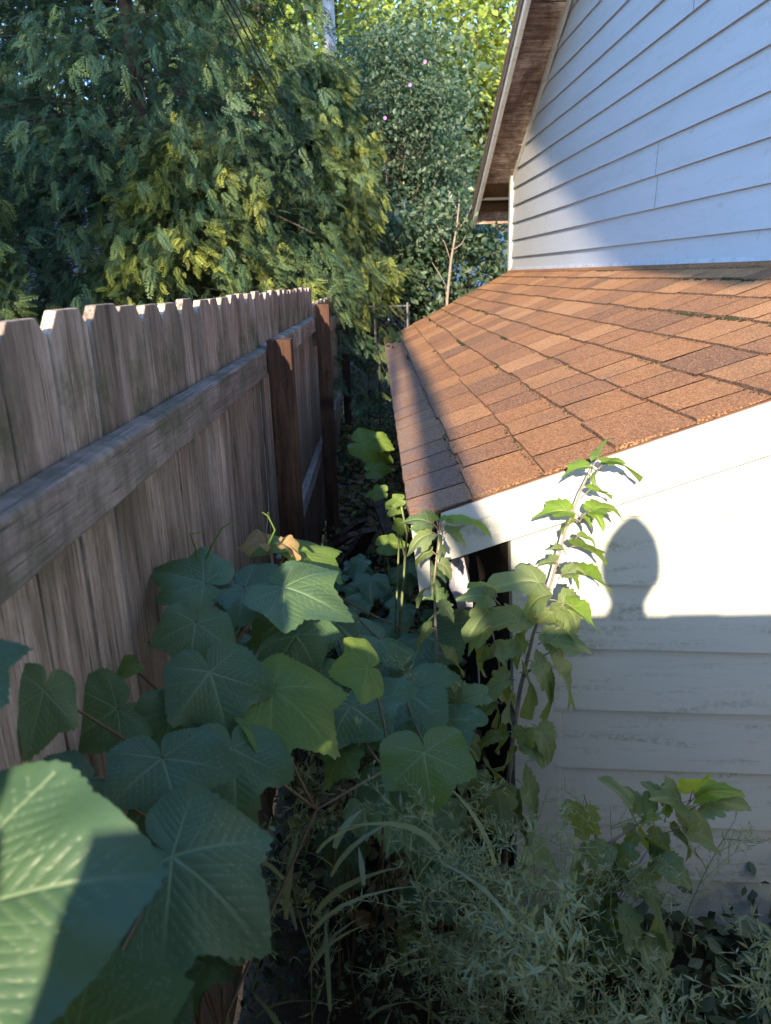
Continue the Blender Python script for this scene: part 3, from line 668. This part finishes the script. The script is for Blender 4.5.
# bare sapling left of the roof end
sp = thing('bare_sapling', tuple(at(446, 305, 10.4)), 'thin pale sapling standing bare beside the far roof corner', 'sapling')
A = at(447, 320, 10.4); A[2] = gz; mb = MB(); P = [A, at(447, 300, 10.4), at(451, 260, 10.4), at(457, 225, 10.4), at(460, 195, 10.4)]
mb.tube(P, [.022, .02, .016, .012, .006], 8)
for (a_, b_), (c_, d_) in (((451, 262), (437, 225)), ((456, 232), (472, 205)), ((453, 250), (466, 236)), ((448, 290), (432, 262)), ((458, 215), (448, 190))):
    mb.tube([at(a_, b_, 10.4), (at(a_, b_, 10.4)+at(c_, d_, 10.4))/2+np.array([.02, 0, -.02]), at(c_, d_, 10.35)], [.009, .006, .003], 6)
part(mb, 'trunk', M_TWIG, sp, smooth=True)
n = 160; C = np.array([at(RNG.uniform(425, 478), RNG.uniform(188, 240), RNG.uniform(10.2, 10.6)) for _ in range(n)])
part(MB().scatter(LF_V, LF_F, frames(n, RNG.normal(size=(n, 3))+np.array([0, 0, -.6]))*.09, C, tone=RNG.random(n)), 'foliage', M_LILAC, sp)

# ------------------------------------------------------------------ trees behind the photographer that shade the scene
# unseen slab added above and behind the camera: its edge draws the diagonal shade on the gable wall
pz = 4.5; E0, E1 = (-.86, -8.8), (.17, 1.2)
part(MB().hexa([(E0[0], E0[1], pz), (2.6, E0[1], pz), (2.6, E1[1], pz), (E1[0], E1[1], pz), (E0[0], E0[1], pz+.16), (2.6, E0[1], pz+.5), (2.6, E1[1], pz+.5), (E1[0], E1[1], pz+.16)]), 'shade_slab', M_TRIM, house)
part(MB().box((1.95, -8.7, -2.3), (7.9, -6.01, pz-.01)), 'rear_wing', M_SIDE, house)
broad('shade_tree', (-6.6, -9.5, -2.1), 12, (-7.0, -9.4, 7.6), (2.4, 2.2, 3.4), 120, 60, .28, M_DECID, 'broadleaf tree behind the camera on the left', seed=32, cl=.8, trunk=.2, tone=.6)
lt = thing('leaning_tree', (.9, -4.2, -2.1), 'slender leaning bare tree with two stems behind the camera', 'tree')
hv = np.array([.196, .98]); rv_ = np.array([.98, -.196])
def uv(u, v, al=-4.): p = rv_*u+hv*al; return np.array([p[0], p[1], v-.3726*al])
part(MB().tube([uv(1.6, -3.3), uv(.45, -1.05), uv(-.16, .1), uv(-.58, 1.), uv(-1.12, 2.0), uv(-1.6, 3.0)], [.12, .09, .068, .06, .05, .03], 10), 'trunk', M_BARK, lt, smooth=True)
part(MB().tube([uv(.45, -1.05), uv(.12, -.6), uv(-.40, .1), uv(-.75, 1.), uv(-1.22, 2.0), uv(-1.8, 3.4)], [.05, .045, .035, .03, .025, .02], 10), 'limb', M_BARK, lt, smooth=True)

# ------------------------------------------------------------------ GRAPE VINE along the fence
UP = np.array([0, 0, 1.])
def nvec(P, up=.75, cam=.55, right=.25): return nrm(UP*up-nrm(P)*cam+np.array([1., 0, 0])*right)
vine = thing('grape_vine', (-.3, .9, ground(-.3, .9)), 'wild grape vine with broad toothed leaves climbing the near fence boards', 'vine')
# px, py, Y, tip px, tip py, tip Y, template, (up, cam, right), width, young
BIG = [
 (-66, 915, .42, 116, 868, .41, 9, (.5, .9, .2), .70, 0), (75, 1045, .52, 160, 990, .52, 3, (.8, .6, .3), 1., 0),
 (-48, 672, .60, 2, 694, .57, 5, (.6, .8, .2), .9, 0),
 (163, 756, .83, 180, 818, .76, 1, (.85, .45, .1), 1.05, 0), (118, 708, 1.0, 72, 738, .95, 2, (.5, .8, .3), 1.25, 0),
 (44, 690, .85, 34, 752, .80, 6, (.2, .8, .6), .75, 0),
 (172, 858, .70, 272, 935, .65, 4, (.8, .6, .2), .85, 0), (210, 672, 1.06, 232, 738, 1.0, 7, (.8, .55, .1), .85, 0),
 (196, 622, 1.2, 190, 668, 1.14, 8, (.7, .55, .15), 1.0, 0), (205, 582, 1.34, 158, 562, 1.36, 2, (.85, .45, .2), 1.05, 0),
 (244, 586, 1.36, 290, 612, 1.30, 1, (.8, .5, .3), .85, 0), (284, 588, 1.32, 343, 606, 1.26, 3, (.8, .45, .4), .95, 0),
 (272, 690, 1.1, 345, 745, 1.02, 5, (.85, .4, .3), .7, 1), (368, 668, 1.25, 336, 668, 1.22, 6, (.6, .7, .1), 1.2, 1),
 (424, 752, 1.15, 434, 812, 1.1, 0, (.8, .6, 0.), .95, 0), (232, 748, .98, 240, 815, .9, 7, (.4, .8, .2), .9, 0),
 (172, 708, 1.02, 165, 750, .98, 8, (.5, .8, .2), 1.2, 0), (296, 636, 1.35, 318, 665, 1.3, 4, (.6, .7, .2), 1.3, 0),
 (130, 665, 1.15, 104, 674, 1.12, 3, (.95, .2, .1), .8, 1), (292, 545, 1.55, 338, 566, 1.46, 6, (.85, .25, .5), .62, 1),
 (262, 548, 1.5, 300, 541, 1.5, 2, (.9, .15, .2), .5, 1), (300, 612, 1.42, 250, 640, 1.36, 5, (.7, .6, .2), 1.1, 0),
 (88, 780, .80, 56, 800, .76, 4, (.6, .7, .2), 1.3, 0), (128, 900, .68, 112, 945, .64, 1, (.4, .9, .2), 1., 0),
 (352, 706, 1.3, 388, 730, 1.22, 7, (.8, .5, .1), 1.2, 0), (404, 690, 1.5, 440, 712, 1.42, 8, (.8, .5, .1), 1.3, 0),
 (380, 640, 1.75, 352, 655, 1.68, 3, (.85, .4, 0), 1.4, 0), (425, 636, 1.9, 460, 655, 1.8, 5, (.85, .4, 0), 1.4, 0),
 (140, 990, .62, 180, 1030, .58, 6, (.3, .9, .2), 1., 0), (120, 628, 1.28, 100, 632, 1.28, 8, (1, .1, 0), .8, 1)]
# main stems
stem = MB(); trunk_pts = [np.array([-.33, .55, -1.9]), np.array([-.34, .7, -1.35]), np.array([-.33, .85, -1.0]), np.array([-.31, 1.1, -.86]), np.array([-.29, 1.35, -.78]), np.array([-.23, 1.6, -.72]), np.array([-.16, 1.85, -.78])]
stem.tube(trunk_pts, [.009, .007, .006, .005, .005, .004, .002], 8)
t2 = [np.array([-.33, .7, -1.35]), np.array([-.25, .85, -1.05]), np.array([-.12, 1.05, -.85]), np.array([.0, 1.15, -.85]), np.array([.12, 1.2, -.92])]
stem.tube(t2, [.0035, .003, .0028, .0025, .002], 8)
t3 = [np.array([-.34, .7, -1.35]), np.array([-.33, .5, -.9]), np.array([-.30, .38, -.6]), np.array([-.29, .33, -.40])]
stem.tube(t3, [.008, .007, .005, .003], 8)
tw = at(262, 600, 1.42); stem.tube([at(226, 655, 1.30), at(252, 618, 1.38), at(268, 592, 1.44), at(290, 570, 1.47)], [.006, .005, .004, .003], 8)
stem.tube([at(268, 592, 1.44), at(272, 560, 1.46), at(266, 535, 1.48), at(268, 512, 1.49)], [.004, .003, .0022, .0015], 6)
part(stem, 'stem', M_PETI, vine, smooth=True)
allp = np.array(trunk_pts+t2+t3+[tw])
allp = np.concatenate([allp]+[(a*(1-s)+b*s)[None] for L in (trunk_pts, t2, t3) for a, b in zip(L[:-1], L[1:]) for s in (.33, .66)])
pet = MB()
def petiole(mb, P, y, R=.0026, pool=allp):
    P = np.asarray(P); d = np.linalg.norm(pool-P, axis=1); Q = pool[np.argmin(d)]
    m = (P+Q)/2+np.array([0, 0, -.03])-y*.03
    mb.tube([Q*(1-t)**2+2*m*t*(1-t)+P*t*t for t in np.linspace(0, 1, 7)], [R*1.2, R*1.1, R, R, R, R*.9, R*.8], 6)
for i, (a, b, Y, c, d, Y2, tp, nv, wd, yg) in enumerate(BIG):
    P, T = at(a, b, Y), at(c, d, Y2); mb = MB()
    T = P+(T-P)*1.1; add_leaf(mb, hi(tp), P, T, nvec(P, *nv), wd*1.08, tone=random.random())
    lf = part(mb, 'leaf', M_GRAPEY if yg else M_GRAPE, vine, smooth=True); pet = MB(); petiole(pet, P, nrm(T-P)); subpart(pet, 'petiole', M_PETI, lf, vine, smooth=True)
# curled dry young leaf and tendrils at the tip
mb = MB(); add_leaf(mb, palmate(12, 60, GRAPE, 20, .08, 77, cup=.9, fold=.6, wave=.2), at(262, 541, 1.47), at(236, 538, 1.46), np.array([.2, -.5, 1]), .7, .5)
add_leaf(mb, palmate(12, 60, GRAPE, 20, .08, 78, cup=.7, fold=.8, wave=.25), at(284, 545, 1.47), at(304, 556, 1.46), np.array([.2, -.5, 1]), .6, .9)
part(mb, 'dry_leaf', M_DRY, vine, smooth=True)
td = MB()
for pts in (((205, 560), (212, 545), (222, 528), (236, 520)), ((268, 545), (275, 530), (268, 516), (262, 512)), ((200, 572), (196, 550), (190, 534), (206, 532)), ((170, 650), (150, 640), (128, 636), (104, 640)), ((225, 655), (232, 640), (240, 622), (255, 600))):
    part(MB().tube([at(x, y_, 1.40) for x, y_ in pts], [.0022, .002, .0016, .001], 6), 'tendril', M_GRAPEY, vine, smooth=True)
# vine carpet in the passage (many dull leaves, stacked and lying flat)
car = thing('ground_vine', (.05, 2.2, ground(0, 2.2)), 'grape vine sprawling over the ground of the passage beside the shed', 'vine')
r = random.Random(21); cs = MB(); carp = []
spots = []
for k in range(95):
    if k < 48: px, py, Y = r.uniform(335, 452), r.uniform(560, 735), 0; Y = 2.7-(py-560)/175*1.25+r.uniform(-.1, .2)
    elif k < 66: px, py = r.uniform(232, 345), r.uniform(590, 700); Y = 1.75-(py-590)/110*.3
    elif k < 80: px, py = r.uniform(330, 470), r.uniform(740, 900); Y = r.uniform(1.2, 1.45)
    else: px, py = r.uniform(40, 230), r.uniform(690, 1000); Y = r.uniform(1.0, 1.15)*(1-(py-690)/310*.2)
    P = at(px, py, Y)
    if P[0] < fx(Y)+.09: P[0] = fx(Y)+.09+r.random()*.05
    spots.append(P)
for P in spots:
    L = r.uniform(.055, .095); a = r.uniform(0, 2*pi); T = P+np.array([cos(a)*.7, -abs(sin(a)), -.25+r.uniform(-.2, .15)])*L
    mb = MB(); add_leaf(mb, LEAF_MID[r.randrange(5)], P, T, nrm([r.uniform(-.35, .35), r.uniform(-.6, 0), 1]), r.uniform(1., 1.3), r.random(), scale=L)
    lf = part(mb, 'leaf', M_GRAPE, car, smooth=True)
    q = np.array([P[0]+r.uniform(-.08, .08), P[1]+r.uniform(-.05, .12), max(ground(P[0], P[1]), P[2]-.45)]); m = (P+q)/2+np.array([r.uniform(-.04, .04), .03, 0])
    subpart(MB().tube([q*(1-t)**2+2*m*t*(1-t)+P*t*t for t in np.linspace(0, 1, 6)], [.003, .0028, .0025, .0023, .002, .002], 5), 'petiole', M_PETI, lf, car, smooth=True)
# a second vine hanging by the eave with yellow-lit leaves
ev = thing('bindweed_vine', tuple(at(385, 520, 2.9)), 'yellow-green sunlit leaves of a vine under the shed eave', 'vine'); mb = MB(); sm = MB()
for (a, b, Y, c, d, n_) in ((392, 508, 2.1, 408, 500, .045), (398, 525, 2.1, 412, 530, .04), (382, 492, 3.4, 366, 493, .07), (375, 440, 4.3, 395, 446, .13), (362, 444, 4.4, 395, 455, .12), (400, 500, 2.05, 386, 502, .03), (384, 545, 2.6, 406, 541, .10), (372, 470, 4.3, 392, 466, .10)):
    P, T = at(a, b, Y), at(c, d, Y); add_leaf(mb, LEAF_MID[a % 5], P, T, nvec(P, .5, .7, .1), .8, .8)
    sm.tube([P, P+np.array([.02, .05, -.12]), np.array([.02, Y+.1, -1.5])], [.003, .003, .005], 6)
part(mb, 'foliage', M_GRAPEY, ev, smooth=True); part(sm, 'stem', M_STEM, ev, smooth=True)

# ------------------------------------------------------------------ lobed-leaf shrubs against the wall
def shrub(name, label, stems, clusters, seed, sc=1.):
    r = random.Random(seed); p0 = stems[0][0]; b = at(*p0[:3])
    root = thing(name, (b[0], b[1], ground(b[0], b[1])), label, 'shrub', None)
    sm = MB(); fo = MB(); yo = MB()
    for st_ in stems:
        P = [at(*q[:3]) for q in st_]; R = [q[3] if len(q) > 3 else .003 for q in st_]
        if st_ is stems[0]: P = [np.array([P[0][0], P[0][1], ground(P[0][0], P[0][1])])]+P; R = [.008]+R
        sm.tube(P, R, 7)
    for (a, b_, Y, c, d, young) in clusters:
        P, T = at(a, b_, Y), at(c, d, Y+r.uniform(-.05, .04)); mbx = yo if young else fo
        Q0 = P; D_ = (T-P)*r.uniform(.85, 1.1)*(1. if young else sc); P = Q0+D_*.28; T = Q0+D_*1.05; add_leaf(mbx, LEAF_HIB[r.randrange(6)], P, T, nvec(P, 1., r.uniform(0, .35) if young else r.uniform(.1, .8), r.uniform(-.5, .5)), r.uniform(.8, 1.0)*(1. if young else 1.12), r.random())
        sm.tube([Q0-np.array([0, 0, .012]), (Q0+P)/2, P], [.0016, .0013, .0011], 5)
    part(sm, 'stem', M_TWIG, root, smooth=True); part(fo, 'foliage', M_HIB, root, smooth=True)
    if yo.n: part(yo, 'young_foliage', M_HIBY, root, smooth=True)
    return root
Yh = 1.68
S1 = [[(507, 800, 1.62, .0065), (512, 745, 1.64, .006), (520, 690, 1.66, .0055), (533, 635, 1.68, .0045), (552, 580, 1.7, .0035), (566, 530, 1.7, .0028), (581, 490, 1.7, .0022), (595, 462, 1.7, .0015)],
      [(515, 715, 1.65, .003), (500, 670, 1.62, .0025), (490, 620, 1.6, .002), (497, 590, 1.6, .0015)], [(524, 676, 1.66, .003), (545, 655, 1.62, .002), (570, 642, 1.6, .0015)]]
C1 = [(597, 462, 1.7, 602, 434, 1), (598, 464, 1.7, 640, 462, 1), (596, 466, 1.7, 560, 468, 1), (600, 466, 1.7, 622, 455, 1), (598, 468, 1.69, 590, 482, 1),
      (580, 512, 1.69, 530, 508, 1), (582, 512, 1.69, 626, 503, 1), (580, 516, 1.69, 598, 528, 1), (578, 518, 1.68, 556, 530, 1), (586, 508, 1.7, 606, 524, 1),
      (566, 545, 1.68, 612, 552, 1), (566, 550, 1.68, 548, 545, 0), (570, 568, 1.68, 616, 582, 1), (566, 572, 1.68, 590, 592, 1), (560, 562, 1.66, 534, 560, 0),
      (552, 586, 1.66, 500, 576, 0), (552, 590, 1.66, 520, 610, 0), (550, 595, 1.66, 598, 638, 0), (560, 600, 1.65, 606, 625, 1), (548, 602, 1.64, 560, 640, 0),
      (534, 620, 1.64, 480, 622, 0), (536, 628, 1.62, 575, 660, 0), (530, 636, 1.6, 505, 668, 0), (538, 640, 1.6, 600, 640, 0), (526, 650, 1.6, 480, 650, 0), (528, 656, 1.58, 560, 690, 0),
      (548, 660, 1.6, 590, 705, 0), (545, 668, 1.6, 562, 712, 0), (520, 668, 1.58, 540, 700, 0), (516, 676, 1.58, 478, 690, 0), (514, 684, 1.57, 500, 725, 0),
      (500, 600, 1.6, 455, 590, 0), (497, 592, 1.6, 478, 578, 1), (496, 604, 1.6, 470, 628, 0), (494, 622, 1.6, 460, 650, 0), (490, 640, 1.6, 470, 672, 0), (492, 650, 1.58, 515, 668, 0),
      (532, 720, 1.6, 565, 770, 0), (526, 722, 1.58, 520, 760, 0), (512, 728, 1.58, 486, 752, 0), (520, 740, 1.58, 548, 760, 0), (510, 745, 1.57, 505, 782, 0),
      (516, 775, 1.56, 555, 838, 0), (512, 780, 1.56, 492, 812, 0), (508, 790, 1.56, 528, 826, 0), (505, 800, 1.55, 478, 840, 0), (512, 812, 1.55, 540, 860, 0), (502, 700, 1.57, 462, 712, 0), (503, 735, 1.56, 470, 745, 0),
      (585, 490, 1.7, 620, 490, 1), (575, 535, 1.69, 600, 540, 1), (558, 575, 1.68, 588, 568, 0), (540, 615, 1.63, 515, 632, 0), (555, 625, 1.62, 582, 640, 0)]
shrub('hibiscus_shrub', 'tall leggy shrub with lobed leaves rising in front of the white shed wall', S1, C1, 3, 1.0)
S2 = [[(560, 960, 1.35, .006), (575, 900, 1.37, .005), (600, 850, 1.4, .004), (640, 822, 1.42, .003), (690, 800, 1.45, .0015)],
      [(600, 850, 1.4, .003), (590, 815, 1.4, .0025), (584, 795, 1.4, .0015)], [(575, 900, 1.37, .004), (625, 880, 1.34, .002), (650, 900, 1.34, .0015)], [(575, 900, 1.37, .003), (622, 890, 1.34, .0025), (648, 850, 1.33, .002)]]
C2 = [(688, 800, 1.45, 745, 780, 1), (690, 798, 1.45, 700, 768, 1), (686, 804, 1.44, 660, 790, 0), (690, 806, 1.44, 740, 800, 0), (684, 810, 1.44, 700, 838, 0), (672, 806, 1.43, 650, 782, 0), (665, 818, 1.42, 672, 800, 1),
      (672, 825, 1.42, 733, 838, 0), (668, 828, 1.42, 700, 850, 0), (665, 826, 1.42, 650, 860, 0), (655, 822, 1.42, 630, 790, 0), (640, 825, 1.42, 655, 812, 1), (642, 830, 1.40, 618, 850, 0), (645, 832, 1.4, 665, 868, 0),
      (584, 796, 1.4, 580, 838, 0), (636, 818, 1.4, 622, 788, 0), (612, 840, 1.38, 590, 870, 0), (606, 850, 1.38, 640, 880, 0), (598, 858, 1.38, 570, 850, 0), (605, 862, 1.37, 622, 905, 0), (622, 870, 1.36, 655, 900, 0),
      (590, 875, 1.36, 560, 900, 0), (585, 885, 1.36, 610, 930, 0), (640, 880, 1.34, 672, 935, 0), (625, 885, 1.34, 600, 940, 0), (576, 905, 1.35, 545, 925, 0), (582, 918, 1.33, 600, 960, 0), (570, 930, 1.33, 545, 965, 0), (640, 848, 1.36, 612, 862, 0), (655, 858, 1.36, 690, 880, 0),
      (640, 930, 1.3, 668, 975, 0), (620, 925, 1.3, 590, 975, 0), (560, 870, 1.36, 538, 850, 0), (612, 905, 1.3, 645, 945, 0)]
shrub('hibiscus_shrub', 'shorter lobed-leaf shrub with pale tips low on the white wall at the right', S2, C2, 4, 1.15)
S3 = [[(440, 700, 1.75, .005), (436, 640, 1.76, .004), (434, 580, 1.78, .003), (438, 545, 1.78, .002), (440, 520, 1.78, .0015)]]
C3 = [(438, 525, 1.76, 405, 515, 0), (440, 523, 1.76, 485, 520, 1), (440, 528, 1.75, 476, 542, 0), (438, 522, 1.76, 430, 510, 1), (440, 522, 1.76, 456, 512, 1), (437, 530, 1.75, 408, 545, 0), (438, 535, 1.75, 445, 560, 0), (436, 550, 1.75, 412, 560, 0), (436, 560, 1.75, 458, 578, 0), (435, 585, 1.74, 410, 600, 0), (435, 600, 1.74, 462, 620, 0), (436, 625, 1.73, 410, 645, 0), (438, 650, 1.73, 470, 668, 0)]
shrub('hibiscus_shrub', 'small lobed-leaf shoot in front of the shed roof corner', S3, C3, 5)
# dark lower mass of the first shrub's neighbours
S4 = [[(455, 900, 1.5, .006), (460, 830, 1.55, .005), (470, 760, 1.6, .004), (480, 700, 1.65, .003), (478, 660, 1.68, .002)]]
r = random.Random(17); C4 = []
for k in range(60):
    py = r.uniform(670, 960); px = r.uniform(395, 500)+(py-670)*.03; a = r.uniform(0, 2*pi); L = r.uniform(22, 40); C4.append((px, py, 1.62-(py-670)/290*.15+r.uniform(-.08, .1), px+cos(a)*L, py+abs(sin(a))*L, 0))
shrub('hibiscus_shrub', 'dense dark lobed-leaf shrub in the shade at the shed corner', S4, C4, 6)

# ------------------------------------------------------------------ fine-leaved weeds
NV = np.array([(0,0,0),(.075,.25,.02),(.085,.5,.03),(0,1,-.06),(-.085,.5,.03),(-.075,.25,.02)]); NF = np.array([(0,1,2,3),(0,3,4,5)])
def weed(base, tip, seed, nb=9, ls=.026, tone=.5, label='', group='fine-leaved weeds', thick=.0016, lowleaf=True):
    global RNG
    RNG = np.random.default_rng(seed); base = np.array(base, float); tip = np.array(tip, float); H = np.linalg.norm(tip-base)
    root = thing('aster_weed', tuple(base), label, 'weed', group); st_ = MB(); P = []; D = []; Sx = []
    bend = RNG.normal(size=3)*.05*H; main = lambda t: base*(1-t)+tip*t+bend*4*t*(1-t)
    st_.tube([main(t) for t in np.linspace(0, 1, 8)], [thick*(1.3-t*.8) for t in np.linspace(0, 1, 8)], 5)
    def leaves(p, d, n, s):
        for _ in range(n): P.append(p); D.append(d*.5+RNG.normal(size=3)*.7+np.array([0, 0, .25])); Sx.append(s*RNG.uniform(.6, 1.3))
    for t in np.linspace(.35, 1, 14): leaves(main(t), nrm(tip-base), 1+(nb > 8), ls*1.2)
    for k in range(nb):
        t = .3+.68*(k+RNG.random())/nb; p = main(t); a = RNG.random()*2*pi; L = H*.26*(1.15-t)+.05
        d = nrm(np.array([cos(a), sin(a), .55+RNG.normal()*.15])); q = [p+d*L*s+np.array([0, 0, -.15*L*s*s]) for s in np.linspace(0, 1, 6)]
        st_.tube(q, [thick*.7, thick*.65, thick*.6, thick*.5, thick*.45, thick*.4], 4)
        for s in q[1:]:
            leaves(s, d, 2, ls)
            dd = nrm(d+RNG.normal(size=3)*.7); L3 = .03+.02*RNG.random(); st_.tube([s, s+dd*L3], [thick*.4, thick*.3], 4)
            for z_ in (.5, 1.): leaves(s+dd*L3*z_, dd, 3, ls*.7)
    n = len(P); fo = MB().scatter(NV, NF, frames(n, np.array(D), (0, 0, 1), .6)*np.array(Sx)[:, None, None], np.array(P), tone=np.clip(tone+RNG.normal(size=n)*.2, 0, 1))
    part(st_, 'stem', M_STEM, root); part(fo, 'foliage', M_WEED, root)
r = random.Random(8)
W = []
for k in range(9): W.append((lambda q: (q, r.uniform(890 if q < 590 else 915, 1030)))(r.uniform(530, 790))+(r.uniform(.85, 1.25), r.uniform(.4, .95), r.choice((.022, .028, .036))))
for k in range(10): W.append((r.uniform(420, 600), r.uniform(800, 900), r.uniform(1.1, 1.35), .4, .024))
for k in range(6): W.append((r.choice([r.uniform(250, 330), r.uniform(400, 480)]), r.uniform(730, 960), r.uniform(1.0, 1.25), .3, .02))
for k in range(7): W.append((r.uniform(340, 440), r.uniform(610, 720), r.uniform(1.5, 1.9), .3, .02))
for k in range(7): W.append((r.uniform(400, 540), r.uniform(800, 1000), r.uniform(1.0, 1.3), r.uniform(.3, .7), .019))
W += [(590, 800, 1.35, .5, .014), (610, 805, 1.3, .5, .014), (660, 860, 1.3, .6, .02), (548, 790, 1.4, .5, .014), (735, 820, 1.4, .6, .02), (462, 790, 1.35, .5, .026), (470, 850, 1.25, .6, .028), (520, 880, 1.15, .6, .028)]
for k, (px, py, Y, tn, ls) in enumerate(W):
    tip = at(px, py, Y); bx = tip[0]+r.uniform(-.15, .15); by = min(1.8, Y+r.uniform(-.05, .15)); h_ = r.uniform(.45, .75)
    reg = 'pale fine-leaved weed in the tangle along the foot of the white wall' if px > 480 else 'fine-leaved weed in the dark shade between vine and shed corner'
    weed((bx, by, max(ground(bx, by), tip[2]-h_)), tip, 200+k, nb=8, ls=ls, tone=tn, label=reg, group='weeds along the white wall' if px > 480 else 'weeds in the shaded passage', thick=.0015)
# long grass-like blades in the dark corner
bl = MB()
for k in range(60):
    px, py = r.uniform(220, 520), r.uniform(820, 1060); Y = r.uniform(.95, 1.5); b = at(px, py, Y); b[2] -= .05; a = r.uniform(0, 2*pi); L = r.uniform(.08, .22); w = r.uniform(.004, .009)
    d = np.array([cos(a)*.5, sin(a)*.3, .9]); sd = nrm(np.cross(d, [r.uniform(-1, 1), 1, 0]))
    pts = [b+d*L*t+np.array([cos(a), sin(a)*.5, -.8])*L*.5*t*t for t in np.linspace(0, 1, 6)]; V = []
    for i, p in enumerate(pts): ww = w*(1-(i/5)**2)*(.5+min(1, i/2)*.5); V += [p-sd*ww, p+sd*ww]
    bl.add(V, [(2*i, 2*i+1, 2*i+3, 2*i+2) for i in range(5)], tone=r.random()*.4)
tag(bl.build('grass', M_WEED), 'loose dark grass blades between the vine and the shed corner', 'grass', kind='stuff')
# ground cover at the bottom and far in the passage
RNG = np.random.default_rng(4); gc = MB(); n = 9000
X = RNG.uniform(-.45, .45, n); Yg = RNG.uniform(.2, 9.2, n)
for _ in range(1):
    P = np.array([(x, y_, ground(x, y_)+abs(RNG.normal())*.10*(1+.8*noise.noise(Vector((x*3, y_*2, 0))))) for x, y_ in zip(X, Yg)])
gc.scatter(LF_V, LF_F, frames(n, RNG.normal(size=(n, 3))+np.array([0, -.4, .3]))*(RNG.uniform(.02, .05, n))[:, None, None], P, tone=RNG.random(n)*.4)
n = 5000; P = np.array([(x, y_, ground(x, y_)+abs(RNG.normal())*.12) for x, y_ in zip(RNG.uniform(.4, 1.9, n), RNG.uniform(-.3, 1.85, n))])
gc.scatter(LF_V, LF_F, frames(n, RNG.normal(size=(n, 3))+np.array([0, -.4, .3]))*(RNG.uniform(.03, .08, n))[:, None, None], P, tone=RNG.random(n)*.6)
tag(gc.build('ground_cover', M_LILAC), 'low leafy ground cover and litter along the floor of the passage', 'ground cover', kind='stuff')
RNG = np.random.default_rng(6); n = 2600; X = RNG.uniform(-.36, .45, n); Yl = RNG.uniform(1.9, 8.5, n)
P = np.array([(x, y_, ground(x, y_)+.03+abs(RNG.normal())*.07) for x, y_ in zip(X, Yl)])
tag(MB().scatter(LF_V, LF_F, frames(n, RNG.normal(size=(n, 3))*np.array([1, 1, .35]), (0, 0, 1), .5)*(RNG.uniform(.04, .10, n))[:, None, None], P, tone=RNG.random(n)).build('leaf_litter', M_DRY), 'dry brown leaf litter on the floor of the passage', 'leaf litter', kind='stuff')
# debris in the passage
DEB = [((342, 520), (385, 556), 4.0, .012, 'round', 'long bare stick lying across the passage litter'),
       ((338, 540), (362, 520), 3.9, .05, 'board', 'split brown board lying by the second fence post'),
       ((352, 560), (368, 530), 3.4, .05, 'board', 'dark narrow board lying in the middle of the passage'),
       ((378, 500), (392, 548), 3.6, .03, 'board', 'thin dark board leaning against the shed side'),
       ((330, 548), (352, 534), 3.5, .03, 'board', 'short broken board beside the dark narrow board'),
       ((345, 505), (372, 515), 4.5, .012, 'round', 'short stick farther down the passage')]
for (a, b, Y, w, kind, lab) in DEB:
    A, B = at(*a, Y+.1), at(*b, Y-.1); d = nrm(B-A); s_ = nrm(np.cross(d, UP))*w; u_ = np.cross(s_, d)/w*.012
    mb = MB()
    if kind == 'round': mb.tube([A, (A+B)/2+u_*2, B], [w, w*.8, w*.5], 8)
    else: mb.hexa([A-s_-u_, B-s_*.8-u_, B+s_*.6-u_, A+s_-u_, A-s_+u_, B-s_*.8+u_, B+s_*.6+u_, A+s_+u_])
    tag(mb.build('fallen_stick' if kind == 'round' else 'scrap_board', M_DEB), lab, 'stick' if kind == 'round' else 'board')

# ------------------------------------------------------------------ light, world, camera
SD = nrm([.2, 1., -.38])
sun = bpy.data.lights.new('sun', 'SUN'); so = bpy.data.objects.new('sun', sun); COL.objects.link(so)
so.rotation_euler = Vector(SD).to_track_quat('-Z', 'Y').to_euler(); so.location = (-2, -10, 6)
sun.energy = 2.35; sun.angle = radians(.53); sun.color = (1., .82, .60)
w = bpy.data.worlds.new('World'); S.world = w; w.use_nodes = True; nt = w.node_tree; nt.nodes.clear()
sky = nt.nodes.new('ShaderNodeTexSky'); sky.sky_type = 'NISHITA'; sky.sun_disc = False; sky.sun_elevation = math.asin(-SD[2]); sky.sun_rotation = math.atan2(-SD[0], -SD[1]) % (2*pi)
sky.altitude = 100; sky.air_density = 1.0; sky.dust_density = .3; sky.ozone_density = 6.0
bg = nt.nodes.new('ShaderNodeBackground'); bg.inputs[1].default_value = .15; out = nt.nodes.new('ShaderNodeOutputWorld')
nt.links.new(sky.outputs[0], bg.inputs[0]); nt.links.new(bg.outputs[0], out.inputs[0])
cam = bpy.data.cameras.new('camera'); co = bpy.data.objects.new('camera', cam); COL.objects.link(co); S.camera = co
cam.sensor_fit = 'VERTICAL'; cam.sensor_height = 24; cam.lens = 24*F_PX/1024; cam.clip_start = .02; cam.clip_end = 500
co.matrix_world = Matrix([[*CM[i], 0] for i in range(3)]+[[0, 0, 0, 1]])
cam.dof.use_dof = True; cam.dof.focus_distance = 2.3; cam.dof.aperture_fstop = 4.2
S.view_settings.view_transform = 'Standard'; S.view_settings.look = 'None'; S.view_settings.exposure = 2.7; S.view_settings.gamma = 1
S.render.film_transparent = False
cy = S.cycles; cy.max_bounces = 8; cy.diffuse_bounces = 4; cy.transmission_bounces = 4; cy.use_denoising = True; cy.sample_clamp_indirect = 6
